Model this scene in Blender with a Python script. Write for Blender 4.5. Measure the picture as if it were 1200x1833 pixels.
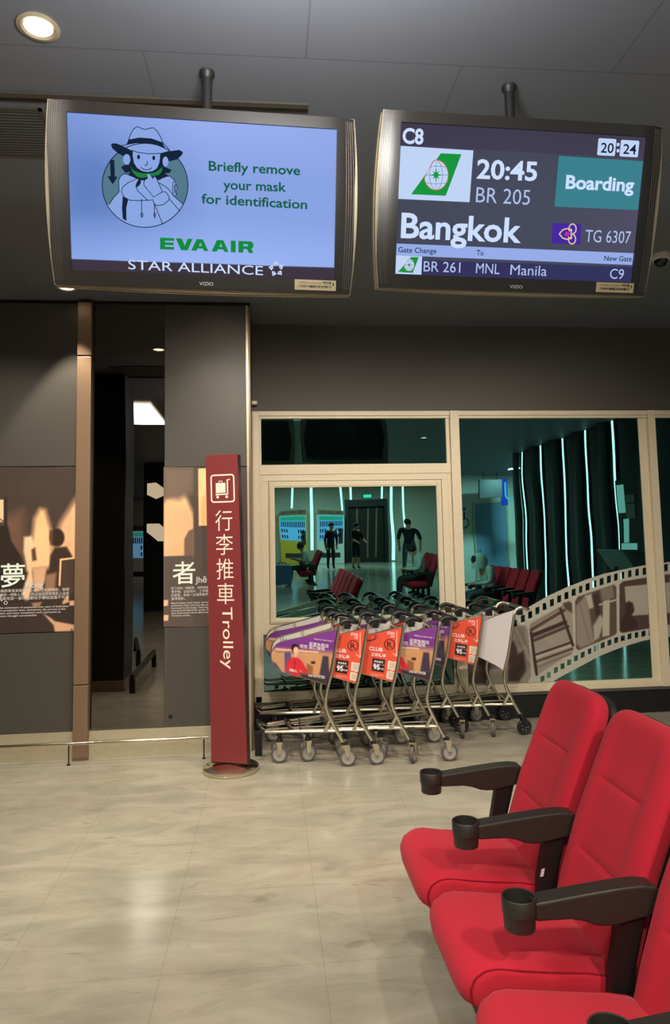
import bpy, bmesh, math, random
import numpy as np
from mathutils import Vector, Matrix

scene = bpy.context.scene
for o in list(bpy.data.objects):
    bpy.data.objects.remove(o)
COL = scene.collection
PI = math.pi
R = math.radians

# ------------------------------------------------------------------ camera
F, PPX, PPY = 1250.0, 600.0, 860.0
W_, H_ = 1200, 1833
ROLL, PITCH, YAW, EYE = 0.02, math.atan(1250.0 / 14500.0), R(5.5), 1.6
def _rz(a): c, s = math.cos(a), math.sin(a); return np.array([[c, -s, 0], [s, c, 0], [0, 0, 1]])
def _rx(a): c, s = math.cos(a), math.sin(a); return np.array([[1, 0, 0], [0, c, -s], [0, s, c]])
def _ry(a): c, s = math.cos(a), math.sin(a); return np.array([[c, 0, s], [0, 1, 0], [-s, 0, c]])
BAS = _rz(-YAW) @ _rx(PITCH) @ _ry(ROLL)
cam_data = bpy.data.cameras.new('camera')
cam = bpy.data.objects.new('camera', cam_data)
COL.objects.link(cam)
cam_data.sensor_fit = 'AUTO'
cam_data.sensor_width = 36.0
cam_data.lens = F / H_ * 36.0
cam_data.shift_y = -(H_ / 2 - PPY) / H_
cam_data.clip_start = 0.05
mw = np.eye(4)
mw[:3, 0] = BAS[:, 0]; mw[:3, 1] = BAS[:, 2]; mw[:3, 2] = -BAS[:, 1]; mw[:3, 3] = (0, 0, EYE)
cam.matrix_world = Matrix(mw.tolist())
scene.camera = cam

def on_plane(px, py, p0, n):
    """point of a flat surface (wall, screen) seen at a measured pixel of the photograph"""
    d = BAS @ np.array([(px - PPX) / F, 1, -(py - PPY) / F])
    c = np.array([0, 0, EYE]); p0 = np.asarray(p0, float); n = np.asarray(n, float)
    return c + d * (np.dot(p0 - c, n) / np.dot(d, n))

# ------------------------------------------------------------------ world, colour
scene.view_settings.view_transform = 'Standard'
scene.view_settings.look = 'None'
scene.view_settings.exposure = 0.0
scene.view_settings.gamma = 1.0
scene.view_settings.use_curve_mapping = False
wd = bpy.data.worlds.new('night'); scene.world = wd; wd.use_nodes = True
wd.node_tree.nodes['Background'].inputs[0].default_value = (0.02, 0.03, 0.035, 1)
wd.node_tree.nodes['Background'].inputs[1].default_value = 0.25
scene.cycles.max_bounces = 8
scene.cycles.glossy_bounces = 5
scene.cycles.transparent_max_bounces = 10
scene.cycles.sample_clamp_indirect = 4.0

WARM = (1.0, 0.90, 0.74)
NEUT = (1.0, 0.96, 0.88)
# large ceiling panels of the hall: (x, y, size x, size y, watts, colour)
AREAS = [
    (-1.95, 0.75, 0.75, 1.75, 90, NEUT),
    (2.4, -16.3, 7.5, 0.6, 560, NEUT),
    (1.6, -8.0, 2.5, 0.6, 50, NEUT),
    (6.9, -6.6, 0.3, 0.3, 260, (0.75, 0.95, 1.0)),
]
# ceiling downlights: (x, y, watts, cone degrees, blend, tilt towards the window wall in degrees)
SPOTS = [
    (-0.84, 2.56, 90, 62, 0.35, 0),
    (-1.50, 5.30, 125, 64, 0.2, 0),
    (-0.42, 5.18, 60, 92, 1.0, 0),
    (-0.15, 3.30, 208, 106, 0.7, 37),  # added with the like pair below, unseen, to brighten the window wall
    (1.10, 3.30, 208, 106, 0.7, 37),
    (2.45, 3.30, 208, 106, 0.7, 37),
    (-1.08, 4.15, 110, 112, 0.8, 6),
    (-2.30, 3.90, 170, 124, 0.8, 16),  # extra lamp added outside the view to lift the left grey panels
    (-0.30, 0.70, 60, 150, 0.5, 0),
    (0.20, -0.80, 310, 150, 0.5, 0),
    (1.60, -0.80, 330, 150, 0.5, 0),
    (3.00, -0.80, 100, 150, 0.5, 0),
]
# trough light added above the view, unseen, to brighten the ceiling
ADDED_UPLIGHT = (0.1, 1.42, 3.08, 62)

# ------------------------------------------------------------------ materials
def lin(c):
    return tuple(((v / 255) / 12.92 if v <= 10.31 else ((v / 255 + 0.055) / 1.055) ** 2.4) for v in c)
MATS = {}
def mat(name, rgb=None, rough=0.5, metal=0.0, spec=0.5, noise=0.0, nscale=20.0, bump=0.0, bscale=300.0, sheen=0.0, coat=0.0):
    if name in MATS: return MATS[name]
    m = bpy.data.materials.new(name); m.use_nodes = True
    nt = m.node_tree; b = nt.nodes['Principled BSDF']
    c = lin(rgb)
    b.inputs['Base Color'].default_value = (*c, 1)
    b.inputs['Roughness'].default_value = rough
    b.inputs['Metallic'].default_value = metal
    b.inputs['Specular IOR Level'].default_value = spec
    b.inputs['Coat Weight'].default_value = coat
    if sheen:
        b.inputs['Sheen Weight'].default_value = sheen
        b.inputs['Sheen Roughness'].default_value = 0.5
    tc = nt.nodes.new('ShaderNodeTexCoord')
    if noise:
        n = nt.nodes.new('ShaderNodeTexNoise'); n.inputs['Scale'].default_value = nscale; n.inputs['Detail'].default_value = 4
        nt.links.new(tc.outputs['Object'], n.inputs['Vector'])
        r = nt.nodes.new('ShaderNodeValToRGB')
        r.color_ramp.elements[0].position = 0.3; r.color_ramp.elements[1].position = 0.7
        r.color_ramp.elements[0].color = (*[v * (1 - noise) for v in c], 1)
        r.color_ramp.elements[1].color = (*[min(1, v * (1 + noise)) for v in c], 1)
        nt.links.new(n.outputs['Fac'], r.inputs['Fac']); nt.links.new(r.outputs['Color'], b.inputs['Base Color'])
    if bump:
        n2 = nt.nodes.new('ShaderNodeTexNoise'); n2.inputs['Scale'].default_value = bscale; n2.inputs['Detail'].default_value = 2
        nt.links.new(tc.outputs['Object'], n2.inputs['Vector'])
        bp = nt.nodes.new('ShaderNodeBump'); bp.inputs['Strength'].default_value = bump; bp.inputs['Distance'].default_value = 0.002
        nt.links.new(n2.outputs['Fac'], bp.inputs['Height']); nt.links.new(bp.outputs['Normal'], b.inputs['Normal'])
    MATS[name] = m
    return m
def emit(name, rgb, s=1.0):
    if name in MATS: return MATS[name]
    m = bpy.data.materials.new(name); m.use_nodes = True
    nt = m.node_tree; nt.nodes.clear()
    e = nt.nodes.new('ShaderNodeEmission'); o = nt.nodes.new('ShaderNodeOutputMaterial')
    e.inputs[0].default_value = (*lin(rgb), 1); e.inputs[1].default_value = s
    nt.links.new(e.outputs[0], o.inputs[0]); MATS[name] = m
    return m
def vcol(name, rough=0.5, glow=False, coat=0.0):
    if name in MATS: return MATS[name]
    m = bpy.data.materials.new(name); m.use_nodes = True
    nt = m.node_tree; b = nt.nodes['Principled BSDF']
    a = nt.nodes.new('ShaderNodeVertexColor'); a.layer_name = 'print'
    if glow:
        e = nt.nodes.new('ShaderNodeEmission'); nt.links.new(a.outputs['Color'], e.inputs['Color'])
        nt.links.new(e.outputs[0], nt.nodes['Material Output'].inputs[0])
    else:
        nt.links.new(a.outputs['Color'], b.inputs['Base Color'])
        b.inputs['Roughness'].default_value = rough; b.inputs['Specular IOR Level'].default_value = 0.35
        b.inputs['Coat Weight'].default_value = coat
    MATS[name] = m
    return m
def glass(name, refl, tint, trans):
    m = bpy.data.materials.new(name); m.use_nodes = True
    nt = m.node_tree; nt.nodes.clear()
    g = nt.nodes.new('ShaderNodeBsdfGlossy'); g.inputs['Roughness'].default_value = 0.0
    g.inputs['Color'].default_value = (*tint, 1)
    t = nt.nodes.new('ShaderNodeBsdfTransparent'); t.inputs['Color'].default_value = (*trans, 1)
    x = nt.nodes.new('ShaderNodeMixShader'); x.inputs[0].default_value = refl
    o = nt.nodes.new('ShaderNodeOutputMaterial')
    tc = nt.nodes.new('ShaderNodeTexCoord')
    n = nt.nodes.new('ShaderNodeTexNoise'); n.inputs['Scale'].default_value = 2.2; n.inputs['Detail'].default_value = 0
    bp = nt.nodes.new('ShaderNodeBump'); bp.inputs['Strength'].default_value = 0.25; bp.inputs['Distance'].default_value = 0.004
    nt.links.new(tc.outputs['Object'], n.inputs['Vector']); nt.links.new(n.outputs['Fac'], bp.inputs['Height'])
    nt.links.new(bp.outputs['Normal'], g.inputs['Normal'])
    nt.links.new(t.outputs[0], x.inputs[1]); nt.links.new(g.outputs[0], x.inputs[2]); nt.links.new(x.outputs[0], o.inputs[0])
    MATS[name] = m
    return m

def floor_material():
    m = bpy.data.materials.new('marbled_vinyl_tile'); m.use_nodes = True
    nt = m.node_tree; b = nt.nodes['Principled BSDF']; L = nt.links.new
    tc = nt.nodes.new('ShaderNodeTexCoord')
    mp = nt.nodes.new('ShaderNodeMapping'); mp.inputs['Rotation'].default_value = (0, 0, 0.5); mp.inputs['Scale'].default_value = (1, 2.6, 1)
    L(tc.outputs['Object'], mp.inputs['Vector'])
    n1 = nt.nodes.new('ShaderNodeTexNoise'); n1.inputs['Scale'].default_value = 2.2; n1.inputs['Detail'].default_value = 8; n1.inputs['Roughness'].default_value = 0.62; n1.inputs['Distortion'].default_value = 0.7
    L(mp.outputs[0], n1.inputs['Vector'])
    r1 = nt.nodes.new('ShaderNodeValToRGB')
    r1.color_ramp.elements[0].position = 0.28; r1.color_ramp.elements[0].color = (*lin((131, 125, 111)), 1)
    r1.color_ramp.elements[1].position = 0.70; r1.color_ramp.elements[1].color = (*lin((163, 156, 141)), 1)
    L(n1.outputs['Fac'], r1.inputs['Fac'])
    n2 = nt.nodes.new('ShaderNodeTexNoise'); n2.inputs['Scale'].default_value = 5.0; n2.inputs['Detail'].default_value = 6; n2.inputs['Distortion'].default_value = 1.2
    L(mp.outputs[0], n2.inputs['Vector'])
    r2 = nt.nodes.new('ShaderNodeValToRGB')
    r2.color_ramp.elements[0].position = 0.27; r2.color_ramp.elements[0].color = (0.62, 0.56, 0.46, 1)
    r2.color_ramp.elements[1].position = 0.36; r2.color_ramp.elements[1].color = (1, 1, 1, 1)
    L(n2.outputs['Fac'], r2.inputs['Fac'])
    mx = nt.nodes.new('ShaderNodeMixRGB'); mx.blend_type = 'MULTIPLY'; mx.inputs[0].default_value = 0.55
    L(r1.outputs[0], mx.inputs[1]); L(r2.outputs[0], mx.inputs[2])
    br = nt.nodes.new('ShaderNodeTexBrick'); br.offset = 0.0
    br.inputs['Color1'].default_value = (1, 1, 1, 1); br.inputs['Color2'].default_value = (0.97, 0.97, 0.96, 1)
    br.inputs['Mortar'].default_value = (0.74, 0.70, 0.64, 1); br.inputs['Scale'].default_value = 1.0
    br.inputs['Mortar Size'].default_value = 0.0022; br.inputs['Brick Width'].default_value = 0.61; br.inputs['Row Height'].default_value = 0.61
    mp2 = nt.nodes.new('ShaderNodeMapping'); mp2.inputs['Location'].default_value = (0.42, 0.25, 0)
    L(tc.outputs['Object'], mp2.inputs['Vector']); L(mp2.outputs[0], br.inputs['Vector'])
    mx2 = nt.nodes.new('ShaderNodeMixRGB'); mx2.blend_type = 'MULTIPLY'; mx2.inputs[0].default_value = 0.6
    L(mx.outputs[0], mx2.inputs[1]); L(br.outputs['Color'], mx2.inputs[2]); L(mx2.outputs[0], b.inputs['Base Color'])
    b.inputs['Roughness'].default_value = 0.15; b.inputs['Specular IOR Level'].default_value = 0.24
    n3 = nt.nodes.new('ShaderNodeTexNoise'); n3.inputs['Scale'].default_value = 9; n3.inputs['Detail'].default_value = 1
    L(tc.outputs['Object'], n3.inputs['Vector'])
    bp = nt.nodes.new('ShaderNodeBump'); bp.inputs['Strength'].default_value = 0.12; bp.inputs['Distance'].default_value = 0.003
    L(n3.outputs['Fac'], bp.inputs['Height']); L(bp.outputs[0], b.inputs['Normal'])
    return m
def ceiling_material():
    m = bpy.data.materials.new('dark_ceiling_panels'); m.use_nodes = True
    nt = m.node_tree; b = nt.nodes['Principled BSDF']; L = nt.links.new
    tc = nt.nodes.new('ShaderNodeTexCoord')
    br = nt.nodes.new('ShaderNodeTexBrick'); br.offset = 0.5
    c = lin((108, 112, 121))
    br.inputs['Color1'].default_value = (*c, 1); br.inputs['Color2'].default_value = (*[v * 0.97 for v in c], 1)
    br.inputs['Mortar'].default_value = (*[v * 0.72 for v in c], 1); br.inputs['Scale'].default_value = 1.0
    br.inputs['Mortar Size'].default_value = 0.004; br.inputs['Brick Width'].default_value = 1.295; br.inputs['Row Height'].default_value = 2.6
    mp = nt.nodes.new('ShaderNodeMapping'); mp.inputs['Location'].default_value = (0.475, -0.07, 0)
    L(tc.outputs['Object'], mp.inputs['Vector']); L(mp.outputs[0], br.inputs['Vector']); L(br.outputs[0], b.inputs['Base Color'])
    b.inputs['Roughness'].default_value = 0.55; b.inputs['Specular IOR Level'].default_value = 0.3
    return m

M_FLOOR = floor_material(); M_CEIL = ceiling_material()
M_PANEL = mat('warm_grey_wall_panel', (76, 72, 66), 0.42, spec=0.4, noise=0.06, nscale=120)
M_POST = mat('bronze_post', (136, 110, 88), 0.38, metal=0.25, noise=0.05, nscale=80)
M_DARKWALL = mat('dark_brown_wall', (82, 76, 73), 0.6, noise=0.05, nscale=60)
M_BLACK = mat('black_paint', (18, 17, 17), 0.5)
M_STEEL = mat('brushed_steel', (200, 189, 164), 0.34, metal=0.45, noise=0.06, nscale=50)
M_STEEL2 = mat('polished_steel', (214, 204, 178), 0.14, metal=1.0)
M_CREAM = mat('cream_frame_paint', (222, 207, 180), 0.45, noise=0.03, nscale=30)
M_GASKET = mat('black_gasket', (14, 14, 13), 0.6)
M_CHROME = mat('chrome_tube', (226, 217, 196), 0.24, metal=1.0)
M_SHADECHROME = mat('shaded_chrome_rod', (128, 122, 108), 0.35, metal=0.9)  # chrome darkened in its colour for the dark gaps it mirrors
M_GRIP = mat('black_grip', (22, 21, 20), 0.35, spec=0.5)
M_WHITE = mat('white_panel', (206, 200, 198), 0.45)
M_TYRE = mat('grey_tyre', (92, 88, 82), 0.6)
M_HUB = mat('grey_hub', (150, 146, 138), 0.5)
M_BTYRE = mat('black_tyre', (26, 25, 24), 0.5)
M_FABRIC = mat('red_fabric', (184, 38, 55), 0.95, spec=0.12, noise=0.10, nscale=420, bump=0.25, bscale=900, sheen=0.08)
M_SEAM = mat('dark_red_seam', (132, 26, 38), 0.95, spec=0.1)
M_PLASTIC = mat('black_plastic', (40, 38, 35), 0.42, spec=0.5, noise=0.05, nscale=200, bump=0.15, bscale=1200)
M_TVB = mat('glossy_black_bezel', (44, 40, 38), 0.3, spec=0.4)
M_TVS = mat('champagne_metal', (160, 148, 122), 0.42, metal=0.5)
M_RIB = mat('bezel_rib', (112, 104, 92), 0.3, metal=0.4)
M_TVBACK = mat('dark_tv_back', (34, 33, 32), 0.5)
M_SIGN = mat('maroon_sign', (122, 40, 44), 0.5, noise=0.03, nscale=90)
M_SIGNDK = mat('dark_maroon_side', (58, 34, 34), 0.35)
M_INK = mat('cream_ink', (238, 222, 205), 0.6)
M_DARKINK = mat('dark_ink', (40, 36, 32), 0.6)
M_LABEL = mat('beige_label', (206, 190, 150), 0.6)
M_WALL = mat('cream_hall_wall', (208, 204, 190), 0.6)
M_LAMP = emit('lamp_glow', (255, 240, 205), 6.0)
M_PANELGLOW = emit('ceiling_panel_glow', (255, 240, 205), 2.0)
M_STRIP = emit('strip_glow', (235, 250, 245), 4.0)
M_PRINT = vcol('printed_film', 0.4)
M_ADPRINT = vcol('printed_advert', 0.35)
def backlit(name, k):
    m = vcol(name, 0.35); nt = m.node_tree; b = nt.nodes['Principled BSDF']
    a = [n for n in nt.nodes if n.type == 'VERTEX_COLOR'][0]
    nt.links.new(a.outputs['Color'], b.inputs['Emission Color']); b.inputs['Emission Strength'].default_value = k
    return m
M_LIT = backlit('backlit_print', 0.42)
M_SCREEN = vcol('screen_picture', glow=True)
M_GLASS = glass('tinted_night_glass', 0.62, (0.25, 0.60, 0.55), (0.5, 0.62, 0.62))
M_LGLASS = glass('dim_lower_glass', 0.32, (0.25, 0.42, 0.40), (0.25, 0.3, 0.3))
M_DGLASS = glass('black_glass', 0.34, (0.62, 0.58, 0.52), (0.05, 0.05, 0.05))

# ------------------------------------------------------------------ mesh builder
def fillet(pts, r, n=5):
    pts = [Vector(p) for p in pts]
    if r <= 0 or len(pts) < 3: return pts
    out = [pts[0]]
    for a, b, c in zip(pts, pts[1:], pts[2:]):
        d1, d2 = (a - b), (c - b)
        q = min(r, d1.length * 0.45, d2.length * 0.45)
        p, s = b + d1.normalized() * q, b + d2.normalized() * q
        for i in range(n + 1):
            t = i / n
            out.append(p * (1 - t) ** 2 + b * 2 * t * (1 - t) + s * t * t)
    out.append(pts[-1])
    return out
class M:
    def __init__(s): s.v = []; s.f = []; s.mi = []; s.mats = []; s.sm = []
    def slot(s, m):
        if m not in s.mats: s.mats.append(m)
        return s.mats.index(m)
    def add(s, vs, fs, m=None, smooth=False, T=None):
        b = len(s.v)
        for p in vs:
            p = Vector(p)
            s.v.append(tuple(T @ p) if T is not None else tuple(p))
        k = s.slot(m) if m is not None else 0
        for f in fs:
            s.f.append([i + b for i in f]); s.mi.append(k); s.sm.append(smooth)
        return s
    def box(s, a, b, m=None, T=None):
        (x0, y0, z0), (x1, y1, z1) = a, b
        vs = [(x, y, z) for z in (z0, z1) for y in (y0, y1) for x in (x0, x1)]
        return s.add(vs, [(0, 2, 3, 1), (4, 5, 7, 6), (0, 1, 5, 4), (2, 6, 7, 3), (0, 4, 6, 2), (1, 3, 7, 5)], m, False, T)
    def tube(s, pts, r, m=None, n=8, fil=0.0, closed=False, caps=True, T=None):
        pts = fillet(pts, fil)
        k = len(pts); vs = []
        up = None
        for i, p in enumerate(pts):
            if closed: t = (pts[(i + 1) % k] - pts[i - 1])
            else: t = pts[min(i + 1, k - 1)] - pts[max(i - 1, 0)]
            t.normalize()
            if up is None:
                up = Vector((0, 0, 1)) if abs(t.z) < 0.9 else Vector((1, 0, 0))
            u = (up - t * up.dot(t)); u.normalize(); up = u
            w = t.cross(u)
            rr = r[i] if isinstance(r, (list, tuple)) else r
            for j in range(n):
                a = 2 * PI * j / n
                vs.append(p + u * (rr * math.cos(a)) + w * (rr * math.sin(a)))
        fs = []
        for i in range(k if closed else k - 1):
            for j in range(n):
                a, b = i * n + j, i * n + (j + 1) % n
                c, d = ((i + 1) % k) * n + (j + 1) % n, ((i + 1) % k) * n + j
                fs.append((a, d, c, b)[::-1])
        if caps and not closed:
            fs.append(tuple(range(n - 1, -1, -1))); fs.append(tuple((k - 1) * n + j for j in range(n)))
        return s.add(vs, fs, m, True, T)
    def lathe(s, prof, m=None, n=24, T=None, smooth=True, cap=True):
        vs = []; fs = []
        for (r, z) in prof:
            for j in range(n):
                a = 2 * PI * j / n
                vs.append((r * math.cos(a), r * math.sin(a), z))
        for i in range(len(prof) - 1):
            for j in range(n):
                fs.append((i * n + j, i * n + (j + 1) % n, (i + 1) * n + (j + 1) % n, (i + 1) * n + j))
        if cap and prof[0][0] > 1e-5: fs.append(tuple(range(n - 1, -1, -1)))
        if cap and prof[-1][0] > 1e-5: fs.append(tuple((len(prof) - 1) * n + j for j in range(n)))
        return s.add(vs, fs, m, smooth, T)
    def prism(s, pts, d0, d1, m=None, T=None, axis='y'):
        """outline in x,z pushed from y=d0 to y=d1"""
        k = len(pts)
        vs = [(p[0], d0, p[1]) for p in pts] + [(p[0], d1, p[1]) for p in pts]
        fs = [tuple(range(k)), tuple(range(2 * k - 1, k - 1, -1))]
        fs += [(i, i + k, (i + 1) % k + k, (i + 1) % k) for i in range(k)]
        return s.add(vs, fs, m, False, T)
    def flat(s, pts, y, m=None, T=None):
        vs = [(p[0], y, p[1]) for p in pts]
        a = sum(pts[i][0] * pts[(i + 1) % len(pts)][1] - pts[(i + 1) % len(pts)][0] * pts[i][1] for i in range(len(pts)))
        f = tuple(range(len(pts)))
        return s.add(vs, [f if a > 0 else f[::-1]], m, False, T)
    def stroke(s, pts, w, y, m=None, closed=False, T=None):
        n = len(pts); vs = []
        P = [Vector((p[0], p[1])) for p in pts]
        for i in range(n):
            a = P[i - 1] if (i > 0 or closed) else P[i]
            b = P[(i + 1) % n] if (i < n - 1 or closed) else P[i]
            t = (b - a); t = t.normalized() if t.length > 1e-9 else Vector((1, 0))
            q = Vector((-t.y, t.x)) * (w / 2)
            vs += [(P[i].x + q.x, y, P[i].y + q.y), (P[i].x - q.x, y, P[i].y - q.y)]
        fs = []
        for i in range(n if closed else n - 1):
            a, b = 2 * i, 2 * ((i + 1) % n)
            fs.append((a, a + 1, b + 1, b))
        return s.add(vs, fs, m, False, T)
    def mesh(s, name, m=None):
        me = bpy.data.meshes.new(name)
        me.from_pydata(s.v, [], s.f)
        ms = s.mats if s.mats else [m]
        for q in ms: me.materials.append(q)
        if s.mats: me.polygons.foreach_set('material_index', s.mi)
        me.polygons.foreach_set('use_smooth', s.sm)
        me.update()
        if any(s.sm): me.set_sharp_from_angle(angle=R(42))
        return me
    def build(s, name, m=None, parent=None, **kw):
        o = link(name, s.mesh(name, m), parent)
        tag(o, **kw)
        return o
def link(name, data, parent=None):
    o = bpy.data.objects.new(name, data); COL.objects.link(o)
    if parent is not None: o.parent = parent
    return o
def tag(o, label=None, cat=None, group=None, kind=None):
    if label: o['label'] = label
    if cat: o['category'] = cat
    if group: o['group'] = group
    if kind: o['kind'] = kind
    return o
def thing(name, label, cat, loc=(0, 0, 0), rz=0.0, group=None):
    o = link(name, None); o.location = loc; o.rotation_euler = (0, 0, rz); o.empty_display_size = 0.05
    return tag(o, label, cat, group)
def copy_tree(o, parent=None):
    c = o.copy(); COL.objects.link(c)
    if parent is not None:
        c.parent = parent
        for k in list(c.keys()):
            pass
    for ch in list(o.children): copy_tree(ch, c)
    return c
def bevel(o, w=0.004, seg=2, angle=35):
    b = o.modifiers.new('bevel', 'BEVEL'); b.width = w; b.segments = seg; b.limit_method = 'ANGLE'; b.angle_limit = R(angle)
    return o
def ry(a): return Matrix.Rotation(a, 4, 'Y')
def tr(x, y, z): return Matrix.Translation((x, y, z))

# ------------------------------------------------------------------ lettering (Blender's built-in font)
_tc = {}
def glyphs(s, bold=0.0, xs=1.0, vert=False):
    k = (s, bold)
    if k in _tc: return _tc[k]
    c = bpy.data.curves.new('glyphs', 'FONT'); c.body = s; c.offset = bold; c.resolution_u = 3
    o = bpy.data.objects.new('glyphs', c); COL.objects.link(o)
    bpy.context.view_layer.update()
    dg = bpy.context.evaluated_depsgraph_get()
    me = bpy.data.meshes.new_from_object(o.evaluated_get(dg))
    v = [(p.co.x, p.co.y) for p in me.vertices]; f = [tuple(p.vertices) for p in me.polygons]
    bpy.data.objects.remove(o); bpy.data.curves.remove(c); bpy.data.meshes.remove(me)
    _tc[k] = (v, f)
    return _tc[k]
def text(mb, s, x0, z0, x1, cap=None, y=0.0, m=None, bold=0.0, rot=0.0, T=None):
    """letter s with its left end at (x0,z0), baseline z0, right end at x1; cap: height of capitals"""
    v, f = glyphs(s, bold)
    if not v: return
    a = min(p[0] for p in v); b = max(p[0] for p in v)
    sx = (x1 - x0) / (b - a)
    sz = sx if cap is None else cap / 0.70
    cr, sr = math.cos(rot), math.sin(rot)
    vs = []
    for p in v:
        u, w = (p[0] - a) * sx, p[1] * sz
        vs.append((x0 + u * cr - w * sr, y, z0 + u * sr + w * cr))
    mb.add(vs, f, m, False, T)

# ------------------------------------------------------------------ painted prints (colour per vertex of a flat sheet)
class Canvas:
    """a printed picture, drawn in the pixel frame of the measurement and laid on a flat sheet"""
    def __init__(s, x0, y0, x1, y1, nx, ny, base):
        s.x = np.linspace(x0, x1, nx); s.y = np.linspace(y0, y1, ny)
        s.X, s.Y = np.meshgrid(s.x, s.y)
        s.c = np.zeros((ny, nx, 3)); s.c[:] = base
        s.k = (x1 - x0) / nx
    def mix(s, a, col):
        a = np.clip(a, 0, 1)[..., None]; s.c = s.c * (1 - a) + np.array(col, float) * a
    def poly(s, pts, col, soft=None, op=1.0):
        soft = soft or s.k
        X, Y = s.X, s.Y
        d = np.full(X.shape, 1e9); ins = np.zeros(X.shape, bool)
        for i in range(len(pts)):
            (ax, ay), (bx, by) = pts[i], pts[(i + 1) % len(pts)]
            ex, ey = bx - ax, by - ay; l2 = ex * ex + ey * ey + 1e-12
            t = np.clip(((X - ax) * ex + (Y - ay) * ey) / l2, 0, 1)
            d = np.minimum(d, np.hypot(X - ax - t * ex, Y - ay - t * ey))
            c = ((ay > Y) != (by > Y)) & (X < (bx - ax) * (Y - ay) / ((by - ay) if abs(by - ay) > 1e-12 else 1e-12) + ax)
            ins ^= c
        sd = np.where(ins, d, -d)
        s.mix((sd / soft + 0.5) * op, col)
    def ell(s, cx, cy, rx, ryy, col, soft=0.2, op=1.0):
        d = np.hypot((s.X - cx) / rx, (s.Y - cy) / ryy)
        s.mix((1 - d) / soft * op + 0.5 * op, col)
    def grad(s, x0, y0, x1, y1, col, op=1.0):
        ex, ey = x1 - x0, y1 - y0
        t = ((s.X - x0) * ex + (s.Y - y0) * ey) / (ex * ex + ey * ey)
        s.mix(np.clip(t, 0, 1) * op, col)
    def line(s, pts, w, col):
        for (ax, ay), (bx, by) in zip(pts, pts[1:]):
            ex, ey = bx - ax, by - ay; l2 = ex * ex + ey * ey + 1e-12
            t = np.clip(((s.X - ax) * ex + (s.Y - ay) * ey) / l2, 0, 1)
            d = np.hypot(s.X - ax - t * ex, s.Y - ay - t * ey)
            s.mix((w / 2 - d) / s.k + 0.5, col)
    def mottle(s, amp, seed=1, n=6):
        rng = np.random.default_rng(seed); h = np.zeros(s.X.shape)
        for i in range(n * 6):
            fx, fy, p = rng.normal(0, 0.09), rng.normal(0, 0.09), rng.uniform(0, 6.28)
            h += np.sin(s.X * fx + s.Y * fy + p)
        h /= np.abs(h).max(); s.c = np.clip(s.c * (1 + amp * h[..., None]), 0, 255)
    def mesh(s, name, place, material, keep=None):
        ny, nx = s.X.shape
        pts = place(s.X.ravel(), s.Y.ravel())
        idx = np.arange(nx * ny).reshape(ny, nx)
        q = np.stack([idx[1:, :-1], idx[1:, 1:], idx[:-1, 1:], idx[:-1, :-1]], -1).reshape(-1, 4)
        if keep is not None:
            kx = (s.X[1:, 1:] + s.X[:-1, :-1]) / 2; ky = (s.Y[1:, 1:] + s.Y[:-1, :-1]) / 2
            q = q[keep(kx, ky).ravel()]
            used, inv = np.unique(q, return_inverse=True)
            q = inv.reshape(-1, 4); pts = pts[used]; col = s.c.reshape(-1, 3)[used]
        else: col = s.c.reshape(-1, 3)
        me = bpy.data.meshes.new(name)
        me.from_pydata(pts.tolist(), [], q.tolist())
        a = me.color_attributes.new('print', 'FLOAT_COLOR', 'POINT')
        c = np.clip(col, 0, 255) / 255
        c = np.where(c <= 0.04045, c / 12.92, ((c + 0.055) / 1.055) ** 2.4)
        a.data.foreach_set('color', np.concatenate([c, np.ones((len(c), 1))], 1).astype(np.float32).ravel())
        me.materials.append(material); me.update()
        return me

# ================================================================== THE ROOM
CZ = 3.55
def struct(o, label=None): return tag(o, label, kind='structure')
struct(M().box((-7, -20.4, -0.1), (9, 6.5, 0)).build('floor', M_FLOOR))
struct(M().box((-7, -20.4, CZ), (9, 6.5, CZ + 0.1)).build('ceiling', M_CEIL))
struct(M().box((-7.1, -20.4, 0), (-7, 6.5, CZ)).build('wall_west', M_DARKWALL))
struct(M().box((-7.1, -20.5, 0), (9.1, -20.2, CZ)).build('wall_rear', M_WALL))
struct(M().box((9, -20.4, 0), (9.1, 6.4, CZ)).build('wall_far_east', M_WALL))
struct(M().box((5.6, -9.2, 0), (9.1, -9.0, CZ)).build('wall_toilet', M_WALL))
struct(M().box((5.85, -3.3, 0), (6.0, 6.4, CZ)).build('wall_east', M_BLACK))
# recessed slot line in the ceiling beside the screens
m = M(); m.box((-2.6, 2.955, CZ - 0.012), (0.20, 2.985, CZ - 0.001), M_PANEL); m.box((-2.6, 2.985, CZ - 0.006), (0.20, 3.02, CZ - 0.001), M_BLACK)
struct(m.build('trim_1'))

# ---- front wall, left part: panels, post, black glass, prints
YL = 5.58
m = M(); m.box((-2.75, YL, 0.205), (-1.48, 6.4, 0.944)); m.box((-2.75, YL, 0.95), (-1.48, 6.4, 2.214)); m.box((-2.75, YL, 2.22), (-1.48, 6.4, CZ - 0.03))
struct(bevel(m.build('wall_left', M_PANEL), 0.003))
m = M(); m.box((-0.812, YL, 0.205), (-0.166, 6.16, 0.955)); m.box((-0.812, YL, 0.961), (-0.166, 6.16, 2.199)); m.box((-0.812, YL, 2.205), (-0.166, 6.16, CZ - 0.03))
struct(bevel(m.build('wall_centre', M_PANEL), 0.003))
struct(M().box((-2.75, YL + 0.02, CZ - 0.035), (-0.13, 6.16, CZ)).build('trim_2', M_BLACK))
m = M(); m.box((-0.166, YL - 0.004, 0), (-0.150, 6.15, CZ - 0.03), M_STEEL); m.box((-0.150, YL + 0.01, 0), (-0.134, 6.15, CZ - 0.03), M_POST)
struct(m.build('trim_3'))
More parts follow.
